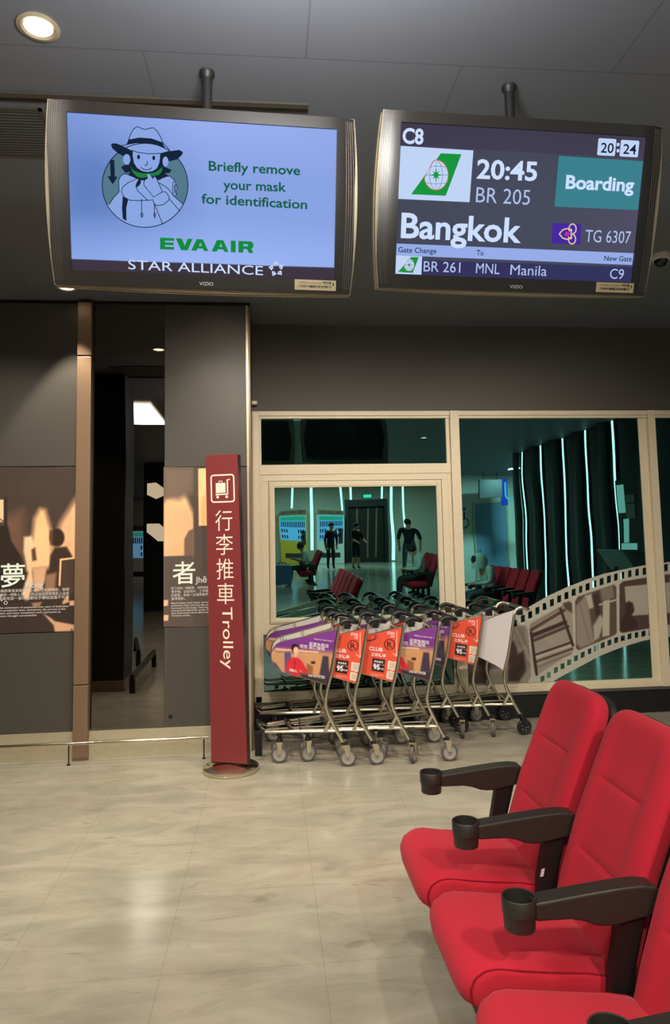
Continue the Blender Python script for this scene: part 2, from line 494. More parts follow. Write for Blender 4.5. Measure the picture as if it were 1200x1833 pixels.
m = M(); m.box((-1.48, YL - 0.045, 0), (-1.372, YL + 0.2, 0.55)); m.box((-1.48, YL - 0.045, 0.557), (-1.372, YL + 0.2, 3.08)); m.box((-1.48, YL - 0.045, 3.09), (-1.372, YL + 0.2, CZ - 0.03))
struct(bevel(m.build('trim_4', M_POST), 0.004))
m = M(); m.box((-1.372, YL + 0.03, 0.0), (-1.355, YL + 0.2, CZ - 0.03), M_BLACK); m.box((-1.355, YL + 0.0, 0.205), (-0.812, YL + 0.2, 0.2155), M_PANEL)
struct(m.build('trim_5'))
struct(M().box((-1.355, YL + 0.005, 0.2155), (-0.813, YL + 0.02, CZ - 0.03)).build('window_4', M_DGLASS))
struct(M().box((-1.355, YL + 0.03, 0.2), (-0.813, YL + 0.2, CZ - 0.03)).build('wall_behind_glass', M_BLACK))
m = M(); m.box((-2.75, YL - 0.012, 0), (-1.482, YL + 0.1, 0.203)); m.box((-1.37, YL - 0.012, 0), (-0.15, YL + 0.1, 0.203))
struct(m.build('baseboard_left', M_STEEL))
# low kick rail on floor brackets in front of the steel baseboard
t = thing('kick_rail', 'thin polished steel rail low along the foot of the dark panelled wall', 'rail', (-1.48, 5.44, 0))
M().tube([(-1.3, 0, 0.152), (1.02, 0, 0.152)], 0.012, n=10).build('rail', M_STEEL2, t)
for x in (0.0, 0.98):
    M().tube([(x, 0, 0.0), (x, 0, 0.150)], 0.005, n=8).box((x - 0.012, -0.012, 0), (x + 0.012, 0.012, 0.006)).build('bracket', M_BLACK, t)
o = M().lathe([(0, 0), (0.016, 0), (0.016, 0.004), (0.011, 0.006), (0.011, 0.004), (0, 0.004)], n=20, T=tr(-0.765, YL, 0.285) @ Matrix.Rotation(PI / 2, 4, 'X'))
tag(o.build('panel_lock', M_BLACK), 'small round black lock low on the grey panel left of the maroon sign', 'lock')
tag(bevel(M().box((-0.134, 6.10, 2.81), (-0.088, 6.16, 2.84)).build('wall_bracket', M_CREAM), 0.004), 'small beige stub on the dark wall above the corner of the window frame', 'bracket')
tag(bevel(M().box((-0.122, 5.43, 0), (-0.068, 5.48, 0.165)).build('floor_post', M_BLACK), 0.004), 'short black floor post between the maroon sign and the first trolley wheel', 'post')

# ---- window wall
YW = 6.15
struct(M().box((-0.16, YW + 0.015, 2.757), (5.85, 6.4, CZ)).build('wall_front', M_DARKWALL))
m = M(); m.box((-0.16, YW + 0.012, 0), (5.85, 6.4, 0.205), M_BLACK); m.box((-0.16, YW - 0.004, 0.205), (5.85, 6.4, 0.229), M_DARKWALL)
struct(m.build('baseboard_front'))
def win(n):
    o = link('window_%d' % n, None); o.empty_display_size = 0.1; return struct(o)
def pane(a, b, parent, y=6.19, tilt=0.0, m=None):
    (x0, z0), (x1, z1) = a, b
    cx, cz = (x0 + x1) / 2, (z0 + z1) / 2
    o = M().box((x0 - cx, -0.003, z0 - cz), (x1 - cx, 0.003, z1 - cz)).build('pane', m or M_GLASS, parent)
    o.location = (cx, y, cz); o.rotation_euler = (tilt, 0, 0)
    return o
def rect_frame(mb, x0, z0, x1, z1, wl, wr, wb, wt, y0, y1, m):
    mb.box((x0, y0, z0), (x0 + wl, y1, z1), m); mb.box((x1 - wr, y0, z0), (x1, y1, z1), m)
    mb.box((x0 + wl, y0, z0), (x1 - wr, y1, z0 + wb), m); mb.box((x0 + wl, y0, z1 - wt), (x1 - wr, y1, z1), m)
# bay 1: transom light, opening sash, fixed lower light
w1 = win(1)
m = M()
m.box((-0.157, YW, 0.229), (-0.125, 6.26, 2.757)); m.box((-0.125, YW + 0.004, 0.229), (-0.072, 6.26, 2.757))
m.box((-0.072, YW, 2.715), (1.652, 6.26, 2.757)); m.box((-0.072, YW + 0.012, 2.692), (1.652, 6.26, 2.715))
m.box((-0.072, YW + 0.012, 2.19), (1.652, 6.26, 2.279))
m.box((-0.072, YW + 0.02, 0.26), (-0.056, 6.26, 2.70)); m.box((1.618, YW + 0.02, 0.26), (1.652, 6.26, 2.70))
m.box((-0.056, YW + 0.02, 2.134), (1.618, 6.26, 2.19)); m.box((-0.056, YW + 0.02, 0.80), (1.618, 6.26, 0.886))
m.box((-0.056, YW + 0.02, 0.886), (0.002, 6.26, 2.134)); m.box((1.562, YW + 0.02, 0.886), (1.618, 6.26, 2.134))
m.box((-0.125, YW + 0.004, 0.229), (1.652, 6.26, 0.282)); m.box((-0.056, YW + 0.016, 0.282), (1.618, 6.26, 0.312))
bevel(m.build('frame', M_CREAM, w1), 0.003)
pane((-0.056, 2.279), (1.618, 2.692), w1)
pane((-0.056, 0.312), (1.618, 0.80), w1, m=M_LGLASS)
s1 = link('sash', None, w1)
m = M(); rect_frame(m, 0.006, 0.890, 1.556, 2.130, 0.05, 0.046, 0.046, 0.055, YW + 0.012, 6.215, M_CREAM)
rect_frame(m, 0.018, 0.902, 1.545, 2.120, 0.028, 0.026, 0.026, 0.035, YW + 0.006, YW + 0.013, M_CREAM)
m.box((0.0, YW + 0.03, 0.886), (0.006, 6.2, 2.134), M_GASKET); m.box((1.556, YW + 0.03, 0.886), (1.562, 6.2, 2.134), M_GASKET)
bevel(m.build('sash_frame', None, s1), 0.003)
pane((0.052, 0.932), (1.514, 2.078), s1, tilt=0.012)
# bay 2: large fixed light with the film print on the glass
w2 = win(2)
m = M()
m.box((1.652, YW - 0.012, 0.229), (1.735, 6.26, 2.757)); m.box((3.54, YW - 0.012, 0.229), (3.61, 6.26, 2.757))
m.box((1.735, YW, 2.715), (3.54, 6.26, 2.757)); m.box((1.735, YW + 0.012, 2.69), (3.54, 6.26, 2.715))
m.box((1.735, YW + 0.03, 0.28), (1.742, 6.26, 2.70)); m.box((3.462, YW + 0.028, 0.28), (3.54, 6.26, 2.70))
m.box((1.735, YW, 0.229), (3.54, 6.26, 0.268)); m.box((1.735, YW + 0.014, 0.268), (3.54, 6.26, 0.298))
bevel(m.build('frame', M_CREAM, w2), 0.003)
pane((1.742, 0.298), (3.462, 2.69), w2)
w3 = win(3)
m = M()
m.box((3.61, YW, 2.715), (5.85, 6.26, 2.757)); m.box((3.61, YW + 0.012, 2.69), (5.85, 6.26, 2.715))
m.box((3.61, YW, 0.229), (5.85, 6.26, 0.268)); m.box((3.61, YW + 0.014, 0.268), (5.85, 6.26, 0.298))
bevel(m.build('frame', M_CREAM, w3), 0.003)
pane((3.612, 0.298), (5.85, 2.69), w3)
struct(M().box((-6, 6.5, -0.2), (14, 30, -0.1)).build('ground_outside', mat('night_apron', (40, 42, 44), 0.8)))

# ---- film strip printed on the window glass
def zf(pts): return [(900 + x / 4, 980 + y / 4) for x, y in pts]
YD = 6.183
GA, BRN, DK, MID, PALE = (190, 186, 172), (92, 72, 66), (66, 50, 47), (134, 122, 112), (188, 184, 166)
cv = Canvas(826, 1000, 1200, 1232, 375, 233, GA)
cv.poly(zf([(-300, 740), (-100, 660), (20, 600), (168, 556), (186, 600), (205, 920), (180, 975), (-300, 980)]), (150, 142, 130))
cv.poly(zf([(-300, 760), (-150, 700), (-60, 760), (-120, 975), (-300, 975)]), BRN, 3)
cv.poly(zf([(40, 690), (90, 650), (110, 760), (150, 740), (170, 880), (120, 960), (40, 960)]), DK, 6)
cv.poly(zf([(60, 560), (160, 560), (170, 700), (110, 720), (60, 640)]), MID, 6)
cv.poly(zf([(190, 570), (205, 535), (480, 385), (497, 400), (511, 735), (497, 752), (245, 916), (228, 902)]), (160, 150, 138), 1.5)
for a, b, c_, w in [((205, 590), (440, 450), BRN, 6), ((205, 560), (430, 425), MID, 3), ((215, 630), (450, 535), DK, 7), ((230, 665), (470, 565), BRN, 5), ((230, 770), (490, 680), DK, 3.5),
                    ((235, 790), (500, 700), PALE, 3), ((235, 820), (500, 725), BRN, 4), ((245, 860), (490, 760), MID, 4), ((205, 610), (245, 910), DK, 5), ((415, 440), (505, 700), DK, 5)]:
    cv.line(zf([a, b]), w, c_)
for i in range(24):
    x = 225 + i * 10; y = 655 - (x - 225) * 0.42
    cv.line(zf([(x, y - 12), (x + 6, y + 12)]), 0.9, DK)
cv.poly(zf([(430, 400), (480, 385), (497, 400), (500, 470), (450, 440)]), BRN, 3)
cv.poly(zf([(520, 385), (540, 352), (800, 265), (816, 285), (819, 610), (802, 628), (545, 736), (526, 722)]), (96, 78, 70), 1.5)
cv.poly(zf([(525, 420), (590, 350), (620, 440), (655, 680), (560, 720), (530, 690)]), (150, 138, 128), 4)
cv.poly(zf([(590, 345), (640, 330), (660, 430), (620, 440)]), PALE, 4)
cv.poly(zf([(650, 560), (700, 480), (730, 520), (690, 650), (655, 670)]), (180, 172, 158), 4)
cv.poly(zf([(720, 385), (768, 370), (766, 630), (716, 640)]), PALE, 1.5)
cv.poly(zf([(700, 300), (790, 275), (800, 360), (715, 380)]), MID, 3)
cv.poly(zf([(640, 340), (690, 320), (705, 470), (670, 500)]), DK, 4)
cv.line(zf([(695, 410), (815, 375)]), 3, PALE)
cv.line(zf([(550, 390), (630, 690)]), 2.5, MID)
cv.poly(zf([(838, 265), (862, 243), (1045, 213), (1200, 190), (1200, 552), (1070, 576), (858, 613), (838, 598)]), (84, 64, 60), 1.5)
cv.poly(zf([(875, 280), (1055, 262), (1200, 250), (1200, 468), (1060, 480), (890, 490)]), (176, 170, 156), 2)
cv.ell(908, 0, 1, 1, DK)
cv.poly(zf([(880, 400), (905, 383), (935, 400), (945, 450), (925, 490), (960, 530), (975, 580), (850, 605), (845, 520), (875, 480)]), (62, 47, 45), 3)
cv.grad(826, 1232, 826, 1240, (120, 114, 104), 0.0)
TOP = zf([(-340, 740), (-250, 690), (-100, 585), (0, 520), (75, 478), (200, 420), (330, 345), (460, 285), (600, 230), (720, 190), (830, 165), (950, 140), (1045, 122), (1160, 108), (1200, 103)])
BOT = zf([(1200, 640), (1165, 645), (1075, 655), (1000, 670), (900, 700), (800, 735), (700, 775), (560, 850), (420, 925), (340, 972), (-340, 990)])
band = TOP + BOT
holes = [(c, 28, 50) for c in zf([(90, 543), (145, 510), (198, 482), (250, 452), (303, 422), (355, 395), (407, 368), (458, 345), (510, 321), (560, 300), (610, 282), (658, 262), (711, 244), (762, 228), (812, 212), (860, 200), (912, 188), (964, 178), (1016, 170), (1170, 145)])]
holes += [(c, 28, 40) for c in zf([(285, 940), (332, 912), (382, 877), (431, 850), (478, 822), (527, 793), (575, 768), (624, 743), (671, 720), (718, 700), (767, 681), (815, 664), (862, 650), (910, 636), (960, 627), (1010, 617), (1060, 610)])]
def inside(pts, X, Y):
    ins = np.zeros(X.shape, bool)
    for i in range(len(pts)):
        (ax, ay), (bx, by) = pts[i], pts[(i + 1) % len(pts)]
        ins ^= ((ay > Y) != (by > Y)) & (X < (bx - ax) * (Y - ay) / ((by - ay) if abs(by - ay) > 1e-9 else 1e-9) + ax)
    return ins
def to_plane(y, dy=0.0):
    def f(X, Y): return np.array([on_plane(a, b, (0, y, 0), (0, 1, 0)) for a, b in zip(X, Y)])
    return f
def keep_film(lo, hi):
    def k(X, Y):
        q = inside(band, X, Y)
        for (hx, hy), w, h in holes:
            q &= ~((np.abs(X - hx) < w / 8) & (np.abs(Y - hy - (X - hx) * -0.3) < h / 8))
        P = to_plane(YD)(X.ravel(), Y.ravel())
        x = P[:, 0].reshape(X.shape); z = P[:, 2].reshape(X.shape)
        return q & (x > lo) & (x < hi) & (z > 0.302)
    return k
tag(link('film_strip_decal', cv.mesh('film_strip_decal', to_plane(YD), M_PRINT, keep_film(1.75, 3.458))), 'sepia film strip print curving across the large window above the red seats', 'window decal')
tag(link('film_strip_decal', cv.mesh('film_strip_decal', to_plane(YD), M_PRINT, keep_film(3.616, 5))), 'end of the sepia film strip print in the sliver of window at the right edge', 'window decal')

# ---- sepia prints on the left wall
def z3(pts): return [(x / 2.6667, 800 + y / 2.6667) for x, y in pts]
cv = Canvas(-40, 836.2, 137, 1131, 178, 296, (66, 54, 47))
PE, PD = (232, 178, 128), (48, 38, 33)
cv.poly(z3([(-110, 560), (30, 330), (110, 300), (120, 520), (60, 700), (-110, 700)]), (104, 76, 62), 22)
cv.poly(z3([(190, 295), (215, 300), (245, 400), (250, 575), (125, 590), (150, 470), (165, 340)]), PE, 12)
cv.poly(z3([(375, 225), (372, 545), (245, 570), (255, 450), (290, 360)]), (214, 162, 120), 14)
cv.poly(z3([(345, 300), (368, 260), (368, 540), (340, 540)]), (226, 176, 134), 6)
cv.poly(z3([(-60, 252), (17, 252), (17, 358), (-60, 358)]), (226, 182, 140), 1.5)
cv.line(z3([(-60, 310), (17, 355)]), 2, PD)
cv.poly(z3([(20, 235), (34, 240), (34, 380), (20, 380)]), PD, 2)
cv.poly(z3([(-110, 370), (38, 375), (55, 450), (100, 520), (125, 600), (145, 690), (120, 750), (-110, 760)]), PD, 4)
cv.poly(z3([(115, 430), (150, 425), (165, 470), (150, 570), (160, 640), (130, 760), (105, 700), (135, 600), (112, 500)]), (222, 180, 138), 5)
cv.poly(z3([(150, 490), (168, 480), (175, 540), (155, 545)]), (80, 56, 44), 4)
cv.poly(z3([(155, 580), (222, 574), (215, 640), (190, 690), (165, 690)]), (196, 152, 116), 4)
cv.ell(272 / 2.6667, 800 + 433 / 2.6667, 13.5, 16.5, (52, 38, 32), 0.25)
cv.poly(z3([(236, 400), (252, 396), (250, 470), (240, 466)]), (92, 64, 50), 4)
cv.poly(z3([(240, 520), (262, 480), (318, 476), (345, 520), (338, 560), (290, 575), (278, 690), (215, 700), (232, 600)]), (58, 42, 35), 4)
cv.poly(z3([(218, 610), (270, 600), (262, 690), (215, 700)]), (140, 104, 80), 6)
cv.poly(z3([(286, 535), (370, 527), (370, 720), (300, 720), (278, 650)]), (72, 54, 46), 3)
cv.line(z3([(284, 660), (290, 538), (370, 528)]), 3.2, PE)
cv.poly(z3([(-110, 760), (370, 700), (370, 895), (-110, 895)]), (58, 46, 40), 8)
cv.poly(z3([(205, 795), (240, 815), (262, 832), (360, 850), (358, 878), (262, 882), (255, 850)]), (196, 148, 112), 3)
cv.poly(z3([(332, 735), (362, 732), (362, 756), (332, 758)]), (210, 160, 120), 2)
cv.poly(z3([(298, 740), (325, 705), (330, 740), (300, 752)]), (200, 150, 112), 3)
cv.poly(z3([(150, 745), (200, 740), (190, 760), (160, 765)]), (150, 112, 88), 3)
cv.mottle(0.05, 3)
def wallpos(y):
    return lambda X, Y: to_plane(y)(X, Y)
def zclip(o): return o
poster = thing('wall_print', 'sepia print of a seated man in smoky light beside the bronze post', 'wall print', (-1.6, YL - 0.003, 1.58))
me = cv.mesh('print', lambda X, Y: to_plane(YL - 0.0025)(X, Y) - np.array([-1.6, YL - 0.003, 1.58]), M_LIT); link('print', me, poster)
def wp(px, py, y=YL): p = on_plane(px, py, (0, y, 0), (0, 1, 0)); return p[0], p[2]
def wtext(mb, s, x0, yb, x1, cap=None, bold=0.0, org=(0, 0, 0), y=YL - 0.006, m=None):
    m = m or M_LITINK
    a = wp(x0, yb); b = wp(x1, yb)
    text(mb, s, a[0] - org[0], a[1] - org[2], b[0] - org[0], cap, y - org[1], m, bold)
og = (-1.6, YL - 0.003, 1.58)
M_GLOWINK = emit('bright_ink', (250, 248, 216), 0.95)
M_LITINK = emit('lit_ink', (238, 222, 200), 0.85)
m = M(); wtext(m, '夢', 1.5, 1048, 44.5, None, 0.009, og, m=M_GLOWINK); wtext(m, '逐', -42, 1048, 0, None, 0.009, og, m=M_GLOWINK); m.build('title', None, poster)
m = M(); wtext(m, 'Mòng', 45.5, 1052, 78, None, 0.012, og); m.build('caption', None, poster)
m = M()
for i, s in enumerate(['每部電影都是編劇導演演員無數心血，從前期規劃，後期', '製作剪輯，才成就一部動人作品，而這過程就像電影人追尋', '逐夢一場夢，每完成一部作品都似乎觸碰過遙不可及', '的夢。']):
    w = 162 if i < 3 else 52
    wtext(m, s, -38, 1061.2 + i * 7, -38 + w, None, 0.0, og)
for i, s in enumerate(['Each film is the culmination of sometimes over years of dedication', 'from an entire production team. Sometimes, the process is like', 'chasing a dream, and every completed work represents an', 'aspiration once thought unreachable.']):
    wtext(m, s, -28, 1090.5 + i * 4.9, (123, 117.5, 109, 67)[i], 0.014, 0.004, og)
m.build('paragraph', None, poster)
tag(M().lathe([(0, 0.012), (0.008, 0.009), (0.012, 0.0), (0, 0)], n=14, T=tr(-1.505, YL, 0.962) @ Matrix.Rotation(PI / 2, 4, 'X')).build('wall_stud', M_STEEL2), 'small bright stud at the lower right corner of the sepia print with the seated man', 'stud')

cv = Canvas(293, 836, 447, 1122, 155, 287, (78, 66, 58))
cv.poly([(295, 905), (296, 893), (330, 880), (346, 920), (346, 996), (294, 998)], (226, 172, 124), 9)
cv.poly([(294, 900), (330, 905), (345, 930), (345, 995), (294, 995)], (218, 164, 120), 5)
cv.poly([(293, 836), (347, 836), (346, 880), (320, 895), (294, 890)], (106, 88, 74), 14)
cv.poly([(347, 836), (447, 836), (447, 1122), (347, 1122)], (74, 64, 56), 1.5)
cv.poly([(355, 839), (371, 838), (372, 941), (356, 941)], (244, 184, 128), 1.2)
cv.poly([(371, 836), (447, 836), (447, 1000), (372, 1000)], (70, 58, 56), 2)
cv.poly([(330, 995), (330, 965), (338, 950), (347, 946), (347, 996)], (108, 84, 70), 3)
cv.poly([(293, 996), (346, 994), (346, 1122), (293, 1122)], (84, 70, 62), 2)
cv.poly([(293, 1074), (301, 1074), (301, 1084), (293, 1085)], (220, 164, 124), 1.2)
cv.poly([(293, 1101), (302, 1101), (301, 1111), (293, 1111)], (220, 164, 124), 1.2)
cv.mottle(0.03, 8)
og = (-0.5, YL - 0.003, 1.58)
poster2 = thing('wall_print', 'sepia print with bright window bar half hidden by the maroon sign', 'wall print', og)
link('print', cv.mesh('print', lambda X, Y: to_plane(YL - 0.0025)(X, Y) - np.array(og), M_LIT), poster2)
m = M(); wtext(m, '者', 309, 1042, 350, None, 0.009, og, m=M_GLOWINK); m.build('title', None, poster2)
m = M(); wtext(m, 'Jhě', 350, 1043, 370.5, None, 0.012, og); m.build('caption', None, poster2)
m = M()
for i, s in enumerate(['除了成為一個觀眾，我們想邀請你', '看手稿、訪談短片、工作側記與', '的展覽，每每一位造夢者們的', '臺灣電影。']):
    wtext(m, s, 307, 1055 + i * 6.3, (384, 384, 378, 332)[i], None, 0.0, og)
for i, s in enumerate(['Beyond being a mere viewer, we invite you', 'production notes, interview clips, and more', 'showcased in the lounge. These are the', 'unsung world behind the screen. They are', 'every dreamseeker whose efforts have made', 'Taiwanese cinema.']):
    wtext(m, s, 307, 1081 + i * 4.5, (385, 387, 380, 386, 386, 341)[i], 0.014, 0.004, og)
m.build('paragraph', None, poster2)

# ================================================================== LIGHTS OF THE PLACE
def downlight(x, y, watts, cone, blend, tilt, label):
    t = thing('downlight', label, 'ceiling light', (x, y, CZ), group='ceiling downlights')
    M().lathe([(0.052, -0.001), (0.075, -0.001), (0.078, -0.006), (0.062, -0.010), (0.052, -0.004)], n=28, cap=False).build('trim_ring', M_STEEL, t)
    M().lathe([(0, -0.0035), (0.053, -0.0035), (0.053, -0.001), (0, -0.001)], n=24).build('lens', M_LAMP, t)
    d = bpy.data.lights.new('downlight_beam', 'SPOT'); d.energy = watts; d.spot_size = R(cone); d.spot_blend = blend
    d.shadow_soft_size = 0.045; d.color = WARM
    o = link('beam', d, t); o.location = (0, 0, -0.02); o.rotation_euler = (R(tilt), 0, 0)
DL = ['round downlight in the dark ceiling above and left of the left screen', 'small round downlight close to the wall under the left screen corner',
      'ceiling downlight over the panel behind the maroon sign', 'tilted downlight added unseen behind the left screen to brighten the window frame', 'tilted downlight added unseen behind the right screen to brighten the window frame',
      'tilted downlight added out of view on the right to brighten the window frame', 'ceiling downlight over the floor before the left wall print', 'ceiling downlight added left of the frame to brighten the grey panels',
      'ceiling downlight just left of the camera', 'first ceiling downlight from the left in the row behind the camera', 'middle ceiling downlight in the row behind the camera', 'ceiling downlight above the right seats behind the camera']
for a, l in zip(SPOTS, DL): downlight(*a, l)
AL = ['square ceiling light panel above the left aisle beside the camera',
      'long ceiling light washing the pale rear wall and the drink machines', 'ceiling light panel above the far seat row', 'ceiling light panel before the accessible toilet door']
for (x, y, sx, sy, w, c), l in zip(AREAS, AL):
    t = thing('ceiling_light_panel', l, 'ceiling light', (x, y, CZ), group='ceiling light panels')
    m = M(); rect_frame(m, -sx / 2 - 0.02, -sy / 2 - 0.02, sx / 2 + 0.02, sy / 2 + 0.02, 0.02, 0.02, 0.02, 0.02, 0.0, 0.03, M_BLACK)
    b = m.build('panel_frame', None, t); b.rotation_euler = (PI / 2, 0, 0); b.location = (0, 0, -0.001)
    M().box((-sx / 2, -sy / 2, -0.02), (sx / 2, sy / 2, -0.012)).build('diffuser', M_PANELGLOW, t)
    d = bpy.data.lights.new('panel_light', 'AREA'); d.shape = 'RECTANGLE'; d.size = sx * 0.96; d.size_y = sy * 0.96; d.energy = w; d.color = c
    o = link('panel_light', d, t); o.location = (0, 0, -0.03); o.visible_camera = True

t = thing('added_uplight_trough', 'short white uplight trough added unseen before the screens to brighten the ceiling', 'ceiling light', (ADDED_UPLIGHT[0], ADDED_UPLIGHT[1], ADDED_UPLIGHT[2]))
m = M(); m.box((-0.3, -0.07, -0.06), (0.3, 0.07, -0.05)); m.box((-0.3, -0.07, -0.05), (0.3, -0.06, 0.02)); m.box((-0.3, 0.06, -0.05), (0.3, 0.07, -0.02)); m.build('trough', M_WHITE, t)
M().tube([(-0.25, 0, -0.05), (-0.25, 0, CZ - ADDED_UPLIGHT[2])], 0.006, M_BLACK).build('hanger', None, t); M().tube([(0.25, 0, -0.05), (0.25, 0, CZ - ADDED_UPLIGHT[2])], 0.006, M_BLACK).build('hanger', None, t)
d = bpy.data.lights.new('uplight', 'AREA'); d.shape = 'RECTANGLE'; d.size = 0.56; d.size_y = 0.1; d.energy = ADDED_UPLIGHT[3]; d.color = (1.0, 0.98, 0.94)
o = link('uplight', d, t); o.location = (0, 0, -0.02); o.rotation_euler = (R(180 - 58), 0, 0)

# ================================================================== THE TWO HANGING SCREENS
def arc_side(z): return 0.588 + 0.021 * (1 - (z / 0.345) ** 2)
def tv_outline(grow=0.0, n=14):
    pts = []
    for i in range(n + 1):
        z = 0.336 + (-0.347 - 0.336) * i / n
        pts.append((arc_side(z) + grow, z + grow * (1 - 2 * i / n)))
    for i in range(1, 12):
        t = i / 12; x = arc_side(-0.347) * (1 - 2 * t)
        pts.append((x, -0.347 - 0.010 * (1 - (1 - 2 * t) ** 2) - grow))
    for i in range(n + 1):
        z = -0.347 + (0.336 + 0.347) * i / n
        pts.append((-arc_side(z) - grow, z - grow * (1 - 2 * i / n)))
    return pts
def tv_pose(c, yaw, pitch, roll):
    Rm = _rz(R(yaw)) @ _rx(R(pitch)) @ _ry(R(roll))
    T = np.eye(4); T[:3, :3] = Rm; T[:3, 3] = c
    return T
def make_tv(T, label, pole_px):
    t = thing('hanging_screen', label, 'screen')
    t.matrix_world = Matrix(T.tolist())
    m = M()                                            # bezel ring around the picture
    out = tv_outline(); k = len(out)
    inn = [(0.521, 0.293), (0.521, -0.293), (-0.521, -0.293), (-0.521, 0.293)]
    vs = [(x, -0.004 + 0.012 * max(0, (abs(x) - 0.5) / 0.1) ** 2, z) for x, z in out]
    nn = []
    for x, z in out:
        nn.append((max(-0.521, min(0.521, x * 0.9)), -0.006, max(-0.293, min(0.293, z * 0.88)) if abs(z) < 0.33 else math.copysign(0.293, z)))
    # ring as strips: top, bottom, left, right
    def strip(xa, xb, za, zb, nx, nz):
        vs = []; fs = []
        for j in range(nz + 1):
            for i in range(nx + 1):
                u, v = i / nx, j / nz
                z = za + (zb - za) * v
                x = xa + (xb - xa) * u
                if abs(xa) > 0.55 or abs(xb) > 0.55:
                    s = 1 if max(xa, xb) > 0.55 else -1
                    e = arc_side(z)
                    x = s * (0.521 + (e - 0.521) * (u if s > 0 else 1 - u)) if (abs(xa) < 0.55 or abs(xb) < 0.55) else -e + 2 * e * u
                if zb < -0.3 and j == 0: z -= 0.010 * (1 - (x / 0.6) ** 2)
                y = -0.012 + 0.016 * max(0, (abs(x) - 0.50) / 0.1) ** 2
                vs.append((x, y, z))
        for j in range(nz):
            for i in range(nx):
                a = j * (nx + 1) + i
                fs.append((a, a + 1, a + nx + 2, a + nx + 1))
        m.add(vs, fs, M_TVB, True)
    strip(-0.6, 0.6, 0.293, 0.336, 24, 2); strip(-0.6, 0.6, -0.347, -0.293, 24, 2)
    strip(0.521, 0.6, -0.293, 0.293, 6, 16); strip(-0.6, -0.521, -0.293, 0.293, 6, 16)
    m.box((-0.521, -0.012, 0.2925), (0.521, -0.0005, 0.2935), M_TVB); m.box((-0.521, -0.012, -0.2935), (0.521, -0.0005, -0.2925), M_TVB)
    m.box((-0.5215, -0.012, -0.293), (-0.5205, -0.0005, 0.293), M_TVB); m.box((0.5205, -0.012, -0.293), (0.5215, -0.0005, 0.293), M_TVB)
    b = m.build('bezel', None, t)
    m = M()                                            # champagne side band
    o2 = tv_outline(0.003)
    m.prism(o2, 0.004, 0.032, M_TVS); m.prism(tv_outline(0.0), 0.032, 0.046, M_GASKET); m.prism(tv_outline(0.004), 0.046, 0.085, M_TVS)
    m.build('side_band', None, t)
    m = M(); m.prism([(0.52, 0.29), (0.56, 0.0), (0.52, -0.30), (-0.52, -0.30), (-0.56, 0.0), (-0.52, 0.29)], 0.085, 0.13, M_TVBACK)
    m.box((-0.22, 0.13, -0.18), (0.22, 0.155, 0.2), M_TVBACK)
    bevel(m.build('back_cover', None, t), 0.01)
    for s in (1, -1):
        m = M()
        for q in range(5):
            f = 0.50 + q * 0.115
            pts = []
            for i in range(15):
                z = 0.325 - 0.655 * i / 14
                x = 0.521 + (arc_side(z) - 0.521) * f
                pts.append((s * x, -0.0125 + 0.016 * max(0, (x - 0.5) / 0.1) ** 2, z))
            m.tube(pts, 0.0010, M_RIB, n=5)
        m.build('ribs', None, t)
    # ceiling pole (upright in the room although the set leans)
    Ti = np.linalg.inv(T)
    px, py = T[0, 3] + 0.002, T[1, 3] + 0.075
    P = M(); P.tube([(px, py, T[2, 3] + 0.05), (px, py, CZ)], 0.021, M_TVBACK, n=14, T=Matrix(Ti.tolist()))
    P.lathe([(0.032, 0), (0.032, -0.012), (0.026, -0.02), (0.021, -0.03)], M_TVBACK, T=Matrix(Ti.tolist()) @ tr(px, py, CZ))
    P.box((px - 0.05, py + 0.0, T[2, 3] - 0.05), (px + 0.05, py + 0.12, T[2, 3] + 0.1), M_TVBACK, T=Matrix(Ti.tolist()))
    P.build('ceiling_pole', None, t)
    def L(px_, py_):
        n = T[:3, :3] @ np.array([0, 1, 0]); p = on_plane(px_, py_, T[:3, 3], n)
        q = T[:3, :3].T @ (p - T[:3, 3]); return (q[0], q[2])
    # maker's mark and paper sticker on the lower bezel
    m = M(); text(m, 'VIZIO', -0.026, -0.333, 0.030, 0.013, -0.0135, mat('silver_ink', (214, 212, 216), 0.4), 0.012); m.build('maker_mark', None, t)
    s = M().box((0.358, -0.0145, -0.337), (0.528, -0.0128, -0.296)).build('sticker', M_LABEL, t)
    m = M(); text(m, 'VIZIO', 0.374, -0.3115, 0.412, 0.0075, -0.0150, M_DARKINK, 0.0); text(m, 'by AmTRAN', 0.416, -0.3115, 0.466, 0.006, -0.0150, M_DARKINK, 0.0)
    text(m, '瑞軒影視', 0.472, -0.3115, 0.508, 0.0085, -0.0150, M_DARKINK, 0.03); text(m, '技術支持大電視顯示系統設備贊助', 0.374, -0.3265, 0.510, 0.0072, -0.0150, M_DARKINK, 0.03)
    m.flat([(0.514, -0.318), (0.519, -0.318), (0.519, -0.305), (0.514, -0.305)], -0.0150, M_DARKINK); m.build('sticker_text', None, s)
    return t, L
T1 = tv_pose((-0.235, 2.707, 2.962), 1.422, 13.253, 0.687)
T2 = tv_pose((1.061, 2.715, 2.975), 0.943, 16.441, 0.624)
tv1, L1 = make_tv(T1, 'left hanging screen showing a drawn figure in a hat and a mask notice', 370)
tv2, L2 = make_tv(T2, 'right hanging screen listing the boarding flight to Bangkok at gate C8', 917)

def sheet(x0, z0, x1, z1, y, base, nx, ny, fn=None):
    """screen picture background as a fine sheet in the screen's own frame"""
    cv = Canvas(x0, z0, x1, z1, nx, ny, base)
    if fn: fn(cv)
    return cv, (lambda X, Y: np.stack([X, np.full(X.shape, y), Y], 1))

